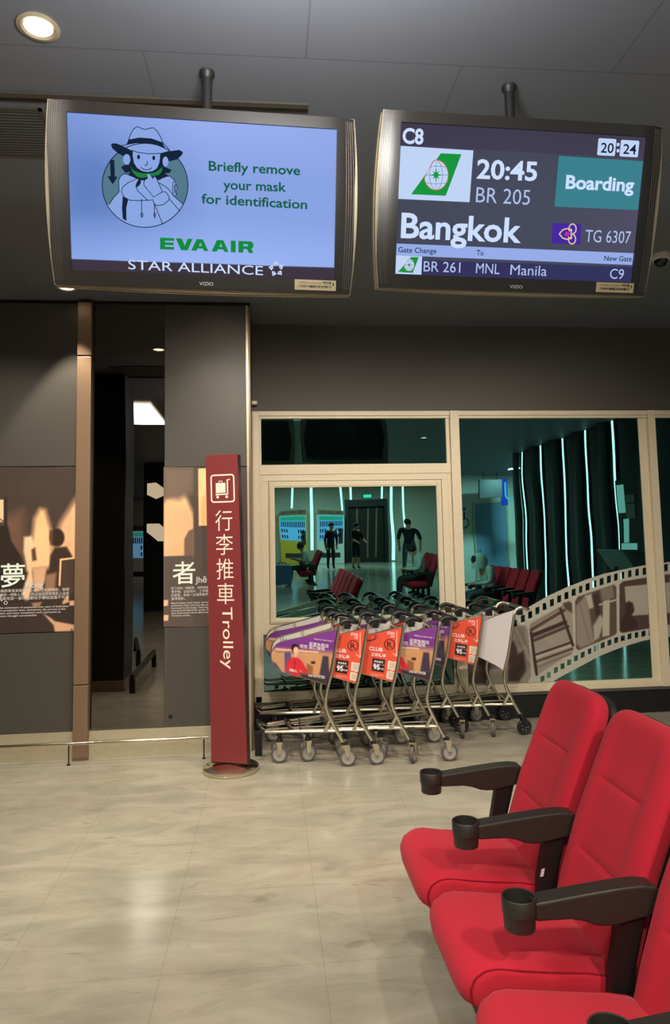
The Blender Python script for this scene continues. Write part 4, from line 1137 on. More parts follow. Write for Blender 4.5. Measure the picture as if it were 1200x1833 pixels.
def wheel_meshes(black):
    ty, hb_ = (M_BTYRE, M_BTYRE) if black else (M_TYRE, M_HUB)
    m = M(); T = Matrix.Rotation(PI / 2, 4, 'X')
    m.lathe([(0.045, -0.013), (0.056, -0.014), (0.0615, -0.009), (0.0625, 0), (0.0615, 0.009), (0.056, 0.014), (0.045, 0.013)], ty, 28, T, cap=False)
    m.lathe([(0.0, -0.008), (0.012, -0.012), (0.030, -0.009), (0.042, -0.010), (0.046, -0.012), (0.046, 0.012), (0.042, 0.010), (0.030, 0.009), (0.012, 0.012), (0.0, 0.008)], hb_, 24, T)
    if black:
        for i in range(5):
            a = R(72 * i); m.lathe([(0, 0.0125), (0.0055, 0.0125), (0.0055, 0.010)], M_CHROME, 8, T @ tr(0.026 * math.cos(a), 0.026 * math.sin(a), 0))
            m.lathe([(0.0055, -0.010), (0.0055, -0.0125), (0, -0.0125)], M_CHROME, 8, T @ tr(0.026 * math.cos(a), 0.026 * math.sin(a), 0))
    m.tube([(0, -0.020, 0), (0, 0.020, 0)], 0.007, M_CHROME, n=10)
    return m.mesh('wheel')
def caster_mesh(black, top, tilt):
    fm = M_BLACK if black else M_CHROME
    m = M()
    for s in (-1, 1):
        m.prism([(-0.012, 0.0), (0.012, 0.0), (0.020 + tilt * 0.3, 0.075), (-0.016 + tilt, 0.085)], s * 0.018 - 0.002, s * 0.018 + 0.002, fm)
    m.box((-0.018 + tilt, -0.021, 0.072), (0.022 + tilt, 0.021, 0.088), fm)
    m.lathe([(0.017, 0.0), (0.022, 0.003), (0.022, 0.018), (0.017, 0.022), (0.015, top)], M_BLACK, 16, tr(tilt * 1.2, 0, 0.086))
    return m.mesh('caster')
def make_trolley(kind, label, X, Yn, group, black=False, swivel=0.0, seed=0):
    rng = random.Random(seed)
    t = thing('luggage_trolley', label, 'trolley', (X, Yn + NEAR, 0), 0, group)
    def side(s):
        m = M(); m.tube([(x, s * NEAR, z) for x, z in PROF[:-1]] , TR, M_CHROME, n=10, fil=0.05)
        # prop from the floor tube to the bent upright
        m.prism([(-0.175, 0.245), (-0.155, 0.245), (-0.108, 0.335), (-0.122, 0.345)], s * NEAR - 0.009, s * NEAR + 0.009, M_CHROME)
        # lower side tube of the floor
        m.tube([(-0.070, s * NEAR, 0.248), (-0.30, s * side_y(-0.30), 0.240), (-0.585, s * (FRONT + 0.005), 0.228)], 0.012, M_CHROME, n=8)
        return m.mesh('side_frame')
    for s in (-1, 1): link('side_frame', cached(('sf', s), lambda: side(s)), t)
    def deck():
        m = M()
        for y in (-0.05, 0.05):
            m.tube([(-0.10, y * 2.2, 0.250), (-0.35, y * 1.4, 0.241), (-0.575, y, 0.230)], 0.006, M_SHADECHROME, n=8)
        m.tube([(-0.09, -NEAR, 0.250), (-0.09, NEAR, 0.250)], 0.010, M_CHROME, n=8)
        m.tube([(-0.33, -side_y(-0.33), 0.240), (-0.33, side_y(-0.33), 0.240)], 0.008, M_CHROME, n=8)
        m.tube([(-0.575, -FRONT, 0.228), (-0.615, -FRONT * 0.7, 0.245), (-0.625, 0, 0.262), (-0.615, FRONT * 0.7, 0.245), (-0.575, FRONT, 0.228)], 0.011, M_CHROME, n=8, fil=0.02)
        return m.mesh('floor_frame')
    link('floor_frame', cached('deck', deck), t)
    def bump():
        m = M(); m.tube([(-0.60, -FRONT - 0.012, 0.236), (-0.638, -FRONT * 0.6, 0.268), (-0.645, 0, 0.29), (-0.638, FRONT * 0.6, 0.268), (-0.60, FRONT + 0.012, 0.236)], 0.010, M_GRIP, n=8, fil=0.02)
        return m.mesh('nose_bumper')
    link('nose_bumper', cached('bump', bump), t)
    hm = M_CHROME if kind == 'blank' else M_GRIP
    def handle():
        m = M()
        p = [(-0.036, -NEAR, 0.99), (-0.022, -NEAR, 1.010), (0.017, -NEAR, 1.024), (0.070, -NEAR + 0.004, 1.008), (0.092, -NEAR + 0.04, 1.0), (0.095, 0, 1.0)]
        q = [(x, -y, z) for x, y, z in p[::-1]][1:]
        m.tube(p + q, 0.0165 if hm is M_GRIP else 0.0145, hm, n=12, fil=0.025)
        return m.mesh('handle')
    link('handle', cached(('h', kind == 'blank'), handle), t)
    def lever():
        m = M(); m.tube([(0.03, -0.17, 0.985), (0.055, -0.15, 0.972), (0.055, 0.15, 0.972), (0.03, 0.17, 0.985)], 0.007, M_CHROME, n=8, fil=0.02)
        m.box((0.0, -0.19, 0.955), (0.045, -0.15, 1.0), M_TVBACK); m.box((0.0, 0.15, 0.955), (0.045, 0.19, 1.0), M_TVBACK)
        return m.mesh('brake_lever')
    link('brake_lever', cached('lev', lever), t)
    def basket():
        m = M()
        for i in range(6):
            y = -0.15 + 0.06 * i
            m.tube([(-0.07, y * 1.25, 0.90), (-0.26, y, 0.815), (-0.40, y * 0.8, 0.79), (-0.42, y * 0.8, 0.86)], 0.0035, M_CHROME, n=6, fil=0.03)
        for x, z, k in ((-0.10, 0.887, 0.19), (-0.26, 0.815, 0.16), (-0.40, 0.79, 0.125), (-0.42, 0.86, 0.12)):
            m.tube([(x, -k, z), (x, k, z)], 0.0045, M_CHROME, n=6)
        m.tube([(-0.060, -NEAR, 0.93), (-0.060, NEAR, 0.93)], 0.008, M_CHROME, n=8)
        return m.mesh('basket')
    link('basket', cached('bas', basket), t)
    P = BLANK if kind == 'blank' else PANEL
    paint = {'purple': purple, 'red': red, 'blank': blank}[kind]
    for s in (-1, 1):
        b = link('advert_board', cached(('bd', kind == 'blank', s), lambda: back_sheet(P, s)), t)
        link('board_rim', cached(('rm', kind == 'blank', s), lambda: edge_rim(P, s)), b)
        link('print', cached(('ad', kind, s), lambda: ad_mesh('print', P, paint, s)), b)
        if kind != 'blank' and s < 0: [link('lettering', q, b) for q in cached(('tx', kind, s), lambda: ad_text(kind, s))]
        if kind != 'blank':
            def clips():
                m = M()
                for x, z in ((-0.46, 0.868), (-0.30, 0.902)):
                    for d in (0, 0.018):
                        m.tube([(x + d, s * (side_y(x) - 0.008), z - 0.025), (x + d, s * (side_y(x) - 0.006), z + 0.018)], 0.003, M_CHROME, n=6)
                return m.mesh('clips')
            link('clips', cached(('cl', s), clips), b)
    for (x, y, z, front) in ((0, -NEAR, 0.0625, 0), (0, NEAR, 0.0625, 0), (-0.484, -FRONT + 0.01, 0.0625, 1), (-0.484, FRONT - 0.01, 0.0625, 1)):
        a = rng.uniform(-1, 1) * 0.5 if front else rng.uniform(-1, 1) * 0.35
        if not front and y < 0: a = swivel
        bl = black
        c = link('caster', cached(('c', bl, front), lambda: caster_mesh(bl, 0.045 if front else 0.02, 0.0 if front else -0.018)), t)
        c.location = (x, y, z); c.rotation_euler = (0, 0, a)
        w = link('wheel', cached(('w', bl), lambda: wheel_meshes(bl)), c)
        if not front:
            # stem joins the tilted upright
            pass
    return t
YN1, YN2 = 5.10, 5.655
rowA = [(0.544, 'purple', 'purple-board trolley at the left end of the nearer trolley row', 0.0), (0.752, 'red', 'red-board trolley second from the left in the nearer row', 0.1),
        (1.020, 'red', 'red-board trolley third in the nearer row, beside the purple end trolley', 1.0), (1.283, 'purple', 'purple-board trolley at the right end of the nearer trolley row', 0.0)]
for i, (x, k, l, a) in enumerate(rowA): make_trolley(k, l, x, YN1, 'nearer row of nested luggage trolleys', False, a, i)
rowB = [(0.50, 'purple', 'leftmost trolley of the row by the window, purple strip above the near board', 0.3), (0.77, 'red', 'second trolley from the left in the row by the window', 0.2), (1.03, 'purple', 'third trolley from the left in the row by the window', 0.4),
        (1.29, 'red', 'middle trolley of the window row, behind the right end of the near row', 0.1), (1.535, 'purple', 'window row trolley with a purple board third from the right end', 1.35),
        (1.79, 'red', 'window row trolley with a red board next to the blank white one', 1.2), (2.05, 'blank', 'trolley with a blank white board and black wheels at the right end', 0.15)]
for i, (x, k, l, a) in enumerate(rowB): make_trolley(k, l, x, YN2, 'row of nested luggage trolleys by the window', k == 'blank' or i == 4 and False, a, 20 + i)

# ================================================================== RED SEATS
PITCH_ = 0.52
def seat_cushion(w=0.455):
    prof = [(0.512, 0.330), (0.507, 0.365), (0.520, 0.397), (0.550, 0.416), (0.600, 0.421), (0.680, 0.414), (0.780, 0.402), (0.880, 0.388), (0.955, 0.372), (0.985, 0.350), (0.985, 0.310), (0.90, 0.285), (0.70, 0.275), (0.57, 0.290)]
    cx = sum(p[0] for p in prof) / len(prof); cz = sum(p[1] for p in prof) / len(prof)
    ys = [-1, -0.985, -0.94, -0.86, -0.72, -0.5, -0.25, 0, 0.25, 0.5, 0.72, 0.86, 0.94, 0.985, 1]
    vs = []; k = len(prof)
    for u in ys:
        e = 1 - abs(u) ; q = min(1.0, e / 0.14); ins = 0.040 * (1 - math.sqrt(max(0, 1 - (1 - q) ** 2)))
        for x, z in prof:
            dx, dz = x - cx, z - cz; d = math.hypot(dx, dz)
            f = (d - ins) / d
            crown = 0.006 * (1 - u * u) if z > 0.36 else 0
            xx = cx + dx * f
            if x < 0.6: xx += 0.022 * max(0, (abs(u) - 0.55) / 0.45) ** 2
            vs.append((xx, u * w / 2, cz + dz * f + crown))
    fs = []
    for j in range(len(ys) - 1):
        for i in range(k):
            a, b = j * k + i, j * k + (i + 1) % k
            fs.append((a, b, b + k, a + k))
    n = (len(ys) - 1) * k
    fs.append(tuple(range(k))[::-1]); fs.append(tuple(n + i for i in range(k)))
    m = M(); m.add(vs, fs, M_FABRIC, True)
    me = m.mesh('seat_cushion')
    out = []
    for s in (-1, 1):
        pm = M()
        pts = []
        for x, z in prof[:10]:
            dx, dz = x - cx, z - cz; d = math.hypot(dx, dz); f = (d - 0.0125) / d
            pts.append((cx + dx * f + (0.016 if x < 0.6 else 0), s * w / 2 * 0.957, cz + dz * f + 0.0005))
        pm.tube(pts, 0.003, M_SEAM, n=6, fil=0.01); out.append(pm.mesh('piping'))
    return me, out
SP = [(0.925, 0.30), (0.945, 0.375), (0.968, 0.46), (1.030, 0.645), (1.100, 0.810), (1.150, 0.925), (1.192, 1.020)]
def spine(t):
    L_ = [0]
    for a, b in zip(SP, SP[1:]): L_.append(L_[-1] + math.hypot(b[0] - a[0], b[1] - a[1]))
    d = t * L_[-1]
    for i in range(len(SP) - 1):
        if d <= L_[i + 1] + 1e-9:
            q = (d - L_[i]) / (L_[i + 1] - L_[i]); a, b = SP[i], SP[i + 1]
            return a[0] + (b[0] - a[0]) * q, a[1] + (b[1] - a[1]) * q
    return SP[-1]
LEN = sum(math.hypot(b[0] - a[0], b[1] - a[1]) for a, b in zip(SP, SP[1:]))
NB = (0.925, -0.38)
def backrest(w, th, off, fabric):
    ts = [0, 0.004, 0.012, 0.025, 0.05, 0.1, 0.16, 0.22, 0.28, 0.33, 0.36, 0.367, 0.374, 0.381, 0.389, 0.41, 0.47, 0.54, 0.60, 0.64, 0.665, 0.673, 0.68, 0.687, 0.695, 0.72, 0.76, 0.80, 0.85, 0.89, 0.92, 0.945, 0.965, 0.98, 0.99, 0.997, 1.0]
    N = 56; vs = []
    r = 0.105
    for t in ts:
        x, z = spine(t); s = t * LEN
        top = LEN - s
        hw = w / 2 * (1.0 - 0.05 * t) 
        if top < r: hw = hw - r + math.sqrt(max(0, r * r - (r - top) ** 2)) * 1.0
        if s < 0.03: hw -= 0.03 - math.sqrt(max(0, 0.03 ** 2 - (0.03 - s) ** 2))
        e = min(1.0, min(top, s) / 0.045); tk = th * (0.25 + 0.75 * math.sqrt(max(0, 1 - (1 - e) ** 2)))
        for k in range(N):
            a = 2 * PI * k / N; c, sn = math.cos(a), math.sin(a)
            y = hw * math.copysign(abs(c) ** 0.42, c); d = 0.5 * math.copysign(abs(sn) ** 0.55, sn)
            o = th / 2 - tk * d                           # 0 front .. th back
            if fabric and sn > 0:
                u = abs(y) / (w / 2)
                if u < 0.66:
                    o += 0.014 * min(1, (0.66 - u) / 0.16) * min(1, top / 0.15)
                    for q in (0.374, 0.68):
                        g = abs(t - q)
                        if g < 0.012 and u < 0.56: o += 0.006 * (1 - g / 0.012)
            o += off
            vs.append((x + NB[0] * o, y, z + NB[1] * o))
    fs = []
    for j in range(len(ts) - 1):
        for k in range(N):
            a, b = j * N + k, j * N + (k + 1) % N
            fs.append((a, a + N, b + N, b))
    n = (len(ts) - 1) * N
    fs.append(tuple(range(N))); fs.append(tuple(n + k for k in range(N))[::-1])
    return M().add(vs, fs, M_FABRIC if fabric else M_PLASTIC, True).mesh('backrest' if fabric else 'back_shell')
def armrest_mesh():
    m = M()
    pr = [(0.702, 0.617), (0.75, 0.622), (0.85, 0.633), (0.95, 0.642), (1.01, 0.644), (1.045, 0.638), (1.062, 0.622), (1.060, 0.590), (1.040, 0.566), (1.0, 0.558), (0.965, 0.552), (0.930, 0.545), (0.895, 0.545), (0.868, 0.549), (0.835, 0.562), (0.80, 0.569), (0.702, 0.570)]
    m.prism(pr, -0.031, 0.031, M_PLASTIC)
    return m.mesh('armrest')
def cup_mesh():
    m = M()
    m.lathe([(0.0, 0.541), (0.034, 0.541), (0.0415, 0.5435), (0.0440, 0.583), (0.0442, 0.5835), (0.0460, 0.584), (0.0466, 0.624), (0.0445, 0.6265), (0.0415, 0.625), (0.040, 0.60), (0.037, 0.552), (0.0, 0.551)], M_PLASTIC, 40, tr(0.667, 0, 0))
    return m.mesh('cup_holder')
def post_mesh():
    m = M(); m.prism([(0.945, 0.565), (1.02, 0.565), (0.985, 0.44), (0.968, 0.30), (0.965, 0.05), (1.05, 0.03), (1.05, 0.0), (0.80, 0.0), (0.80, 0.03), (0.90, 0.05), (0.905, 0.30), (0.915, 0.42)], -0.017, 0.017, M_BLACK)
    return m.mesh('support_post')
SEAT, PIPE = seat_cushion()
BACK, SHELL = backrest(0.462, 0.085, 0.0, True), backrest(0.470, 0.040, 0.072, False)
ARM, CUP, POST = armrest_mesh(), cup_mesh(), post_mesh()
def arm(parent, y, sticker=False):
    p = link('support_post', POST, parent); p.location = (0, y, 0)
    a = link('armrest', ARM, parent); a.location = (0, y, 0)
    bevel(a, 0.007, 3, 40)
    link('cup_holder', CUP, a)
    if sticker: M().prism([(0.925, 0.455), (0.937, 0.458), (0.931, 0.432), (0.919, 0.430)], -0.0182, -0.017, M_WHITE).build('sticker', None, p)
def make_seat(label, group, loc, both=False, near=True, sticker=False):
    t = thing('lounge_seat', label, 'seat', loc, 0, group)
    s = link('seat_cushion', SEAT, t); [link('piping', q, s) for q in PIPE]
    b = link('backrest', BACK, t); link('back_shell', SHELL, t)
    m = M().box((0.58, -0.19, 0.23), (0.95, 0.19, 0.285), M_BLACK); m.build('seat_pan', None, t)
    arm(t, -PITCH_ / 2, sticker)
    if both: arm(t, PITCH_ / 2)
    return t
LB = ['farthest of the near red seats, its whole back in view by the window', 'second red seat from the window in the near row, lit back cut by the frame', 'third red seat, only its lower back and cushion showing at the lower right', 'fourth red seat of the near row, beside the camera', 'fifth red seat of the near row, behind the camera']
for i in range(5):
    make_seat(LB[i], 'row of red upholstered lounge seats', (0, 2.72 - PITCH_ * i, 0), i == 0, True, i == 0)

# ================================================================== THE HALL SEEN IN THE GLASS
t = thing('square_pillar', 'black square pillar left of the frame, mirrored in the black glass', 'pillar', (-1.9, 2.9, 0))
bevel(M().box((-0.3, -0.25, 0), (0.3, 0.25, CZ)).build('shaft', M_BLACK, t), 0.01)
bevel(M().box((-0.31, -0.26, 0), (0.31, 0.26, 0.12)).build('plinth', M_POST, t), 0.005)
for i, (a, b) in enumerate((((-1.49, 3.24), (-1.53, 1.60)), ((-1.74, 1.52), (-2.0, 0.3)))):
    t = thing('guard_rail', ('low black guard rail beside the black pillar', 'low black guard rail further back from the black pillar')[i], 'rail', (a[0], a[1], 0))
    d = (b[0] - a[0], b[1] - a[1]); ang = math.atan2(d[1], d[0]); L_ = math.hypot(*d); t.rotation_euler = (0, 0, ang)
    M().box((-0.03, -0.022, 0.15), (L_ + 0.03, 0.022, 0.20)).build('beam', M_BLACK, t)
    for x in (0.0, L_): M().box((x - 0.028, -0.028, 0), (x + 0.028, 0.028, 0.15)).build('leg', M_BLACK, t)
t = thing('partition', 'dark partition behind the camera carrying two hexagonal light boxes', 'partition', (-2.6, -6.15, 0))
M().box((-0.4, -0.08, 0), (0.5, 0.08, CZ)).build('board', M_BLACK, t)
for z, fl, l in ((2.88, 1, 'upper hexagonal light box on the dark partition'), (1.86, -1, 'lower hexagonal light box on the dark partition')):
    t = thing('hexagon_light', l, 'light', (-2.7, -6.04, z))
    hx = [(-0.23, 0.20), (0.0, 0.22), (0.23, 0.02 * fl + 0.02), (0.23, -0.12), (0.0, -0.22), (-0.23, -0.10)] if fl > 0 else [(-0.23, 0.22), (0.08, 0.22), (0.23, 0.08), (0.23, -0.22), (0.05, -0.22), (-0.23, 0.0)]
    M().prism(hx, -0.03, 0.0, M_BLACK).build('case', None, t); M().prism([(a * 0.93, b * 0.93) for a, b in hx], 0.0, 0.012, emit('hexagon_glow', (255, 236, 205), 2.4)).build('diffuser', None, t)
# strips of light on the east wall and rear wall
def led(x, y, w, z0, z1, label, axis):
    t = thing('light_strip', label, 'light strip', (x, y, z0), 0, 'vertical light strips')
    if axis == 'x':
        M().box((-0.03, -w * 0.8, 0), (0.0, w * 0.8, z1 - z0)).build('channel', M_BLACK, t); M().box((-0.04, -w / 2, 0), (-0.03, w / 2, z1 - z0)).build('diffuser', M_STRIP, t)
    else:
        M().box((-w * 0.8, 0, 0), (w * 0.8, 0.03, z1 - z0)).build('channel', M_WALL, t); M().box((-w / 2, 0.03, 0), (w / 2, 0.04, z1 - z0)).build('diffuser', M_STRIP, t)
ordn = ['first', 'second', 'third', 'fourth', 'fifth', 'sixth', 'seventh']
for i, y in enumerate((-3.05, -1.95, -0.88, 0.16, 1.18, 2.3)):
    led(5.85, y, 0.05, 0.02, CZ - 0.02, '%s vertical light strip from the toilet end of the dark east wall' % ordn[i], 'x')
    if i < 5: M().box((5.72, y - 0.42, 0), (5.85, y - 0.30, CZ)).build('pillar', mat('grey_pillar', (74, 74, 72), 0.5), None, label='%s slim grey pilaster between the light strips of the east wall' % ordn[i], cat='pilaster', group='pilasters on the east wall')
for i, (x, z0) in enumerate(((1.10, 2.45), (2.0, 0.6), (3.42, 2.0), (3.86, 2.9), (5.3, 2.9), (5.80, 0.05), (6.4, 1.4))):
    led(x, -20.2, 0.09 if i not in (1, 5) else 0.13, z0, CZ - 0.02, '%s vertical light strip from the left on the pale rear wall' % ordn[i], 'y')
# drink machines
def machine(x, body, label, group='drink machines', w=1.25):
    t = thing('drink_machine', label, 'vending machine', (x, -19.75, 0), 0, group)
    h = 2.12; bm = mat('machine_' + body, {'yellow': (196, 160, 44), 'white': (206, 210, 206)}[body], 0.4)
    bevel(M().box((-w / 2, -0.4, 0), (w / 2, 0.4, h)).build('cabinet', bm, t), 0.02)
    M().box((-w / 2 + 0.04, -0.1, h), (w / 2 - 0.04, 0.38, h + 0.22)).build('topper', M_POST, t)
    m = M(); text(m, '飲料 100% TEA', -w / 2 + 0.12, h + 0.06, w / 2 - 0.12, 0.1, 0.0, M_DARKINK, 0.02, T=Matrix.Rotation(PI, 4, 'Z') @ tr(0, -0.385, 0)); m.build('topper_text', None, t)
    d = M(); d.box((-w / 2 + 0.06, 0.40, 1.08), (w / 2 - 0.06, 0.415, h - 0.03), emit('machine_display', (130, 200, 255), 1.5)); dd = d.build('display', None, t)
    m = M(); m.box((-w / 2 + 0.1, 0.416, 1.88), (w / 2 - 0.1, 0.42, 2.05), emit('machine_header', (60, 190, 150), 1.4)); m.build('header', None, dd)
    m = M()
    for k in range(13): m.box((-w / 2 + 0.12 + k * 0.08, 0.416, 1.62), (-w / 2 + 0.165 + k * 0.08, 0.43, 1.84))
    for zz in (1.40, 1.16):
        for k in range(10):
            if k in (3, 4, 5, 6): continue
            m.box((-w / 2 + 0.12 + k * 0.10, 0.416, zz), (-w / 2 + 0.175 + k * 0.10, 0.43, zz + 0.14))
    m.build('bottles', mat('bottle_dark', (30, 50, 84), 0.3), dd)
    M().box((w / 2 - 0.28, 0.40, 0.9), (w / 2 - 0.08, 0.43, 1.5)).build('coin_panel', M_TVBACK, t)
    M().box((-w / 2 + 0.2, 0.40, 0.3), (w / 2 - 0.2, 0.425, 0.5)).build('delivery_hatch', M_TVBACK, t)
machine(1.13, 'yellow', 'yellow drink machine with a blue display seen left in the opening window')
machine(2.80, 'white', 'white drink machine with a blue display behind the standing man')
machine(-5.6, 'white', 'white drink machine mirrored in the black glass on the left')
t = thing('dark_kiosk', 'wide black kiosk under the green exit light on the rear wall', 'kiosk', (4.5, -19.9, 0))
m = M(); rect_frame(m, -1.0, 0, 1.0, 2.9, 0.15, 0.15, 0.02, 0.35, -0.3, 0.3, M_BLACK); m.box((-0.85, -0.3, 0.0), (0.85, -0.05, 2.55), M_TVB); m.build('casing', None, t)
m = M()
for x in (-0.4, 0.1, 0.5): m.box((x - 0.04, -0.05, 0.2), (x + 0.04, 0.0, 2.5), M_POST)
m.build('ribs', None, t)
t = thing('exit_light', 'small green exit light above the black kiosk', 'exit sign', (4.6, -20.15, 3.08))
M().box((-0.2, -0.05, -0.1), (0.2, 0.03, 0.1)).build('case', M_BLACK, t); M().box((-0.18, 0.03, -0.08), (0.18, 0.04, 0.08)).build('lamp_face', emit('exit_green', (80, 235, 200), 2.2), t)
# toilet wall: pictogram, door, hanging sign
t = thing('wheelchair_pictogram', 'dark wheelchair pictogram on the pale toilet wall', 'pictogram', (6.10, -8.998, 2.2))
m = M(); w_ = 0.035
m.stroke([(0.17 * math.cos(R(a)), -0.15 + 0.17 * math.sin(R(a))) for a in range(-200, 100, 15)], w_, 0.002, M_DARKINK)
m.stroke([(0.02, 0.24), (0.02, -0.02), (-0.2, -0.02)], 0.05, 0.003, M_DARKINK); m.flat([(0.02 + 0.05 * math.cos(R(i * 30)), 0.33 + 0.05 * math.sin(R(i * 30))) for i in range(12)], 0.003, M_DARKINK)
m.build('symbol', None, t)
t = thing('toilet_door', 'grey blue door with a pale frame on the toilet wall', 'door', (6.95, -9.0, 0))
m = M(); rect_frame(m, -0.55, 0, 0.55, 2.72, 0.06, 0.06, 0.02, 0.06, 0.0, 0.05, M_STEEL); m.build('door_frame', None, t)
bevel(M().box((-0.49, 0.0, 0.02), (0.49, 0.03, 2.66)).build('leaf', mat('door_blue', (104, 132, 158), 0.4), t), 0.004)
M().tube([(-0.40, 0.05, 1.0), (-0.40, 0.05, 1.25)], 0.012, M_STEEL2).build('handle', None, t)
t = thing('hanging_sign', 'dark hanging sign box with a blue glowing end by the toilet', 'sign', (6.6, -7.6, 3.0))
M().box((-0.45, -0.06, -0.25), (0.25, 0.06, 0.3)).build('box', M_TVBACK, t); M().box((0.25, -0.08, -0.5), (0.40, 0.08, 0.32)).build('blue_end', emit('sign_blue', (60, 80, 220), 1.4), t)
M().tube([(0.33, 0.09, 0.2), (0.34, 0.09, -0.25), (0.42, 0.09, -0.32), (0.62, 0.09, -0.32)], 0.03, emit('sign_cyan', (90, 200, 240), 1.8), fil=0.1).build('arrow', None, t)
for z in (0.3,): M().tube([(-0.3, 0, 0.3), (-0.3, 0, CZ - 3.0)], 0.012, M_BLACK).tube([(0.1, 0, 0.3), (0.1, 0, CZ - 3.0)], 0.012, M_BLACK).build('hangers', None, t)
# notice lights and sloped notice board on the east wall
t = thing('notice_board', 'lit notice sheets on the dark east wall beside the light strips', 'notice', (5.70, 1.60, 2.02))
G_ = emit('notice_glow', (190, 225, 215), 1.0)
for a, b in (((-0.15, -0.05), (0.05, 0.4)), ((0.08, 0.1), (0.36, 0.22)), ((0.08, -0.15), (0.36, 0.08)), ((-0.02, -0.55), (0.14, -0.15)), ((-0.12, -0.66), (0.40, -0.56))):
    M().box((-0.01, a[0], a[1]), (0.0, b[0], b[1])).build('sheet', G_ if b[1] > 0.3 or b[1] < 0 else mat('notice_grey', (150, 160, 158), 0.6), t)
M().box((0.0, -0.2, -0.7), (0.12, 0.5, 0.48)).build('backing', M_BLACK, t)
t = thing('sloped_board', 'sloped pale information board in front of the east wall', 'information board', (5.45, 1.75, 0))
M().tube([(0, 0, 0), (0, 0, 1.1)], 0.03, M_BLACK).lathe([(0.2, 0), (0.2, 0.02), (0.03, 0.03)], M_BLACK, 20).build('stand', None, t)
M().box((-0.2, -0.4, 0), (0.2, 0.4, 0.02), mat('board_pale', (150, 168, 164), 0.5), T=tr(0, 0, 1.2) @ ry(R(55))).build('board', None, t)

# seats of the hall
def hall_row(x, ys, what, group):
    for i, y in enumerate(ys): make_seat('%s red seat from the front in %s' % (ordn[i], what), group, (x, y, 0), i == 0)
hall_row(0.28, [-8.0, -8.52, -9.04], 'the row before the drink machines', 'seats before the drink machines')
hall_row(2.62, [-3.4, -3.92, -4.44], 'the row opposite the kiosk', 'seats opposite the kiosk')
hall_row(3.55, [0.2, -0.32, -0.84, -1.36, -1.88, -2.4], 'the row along the dark east wall', 'seats along the east wall')

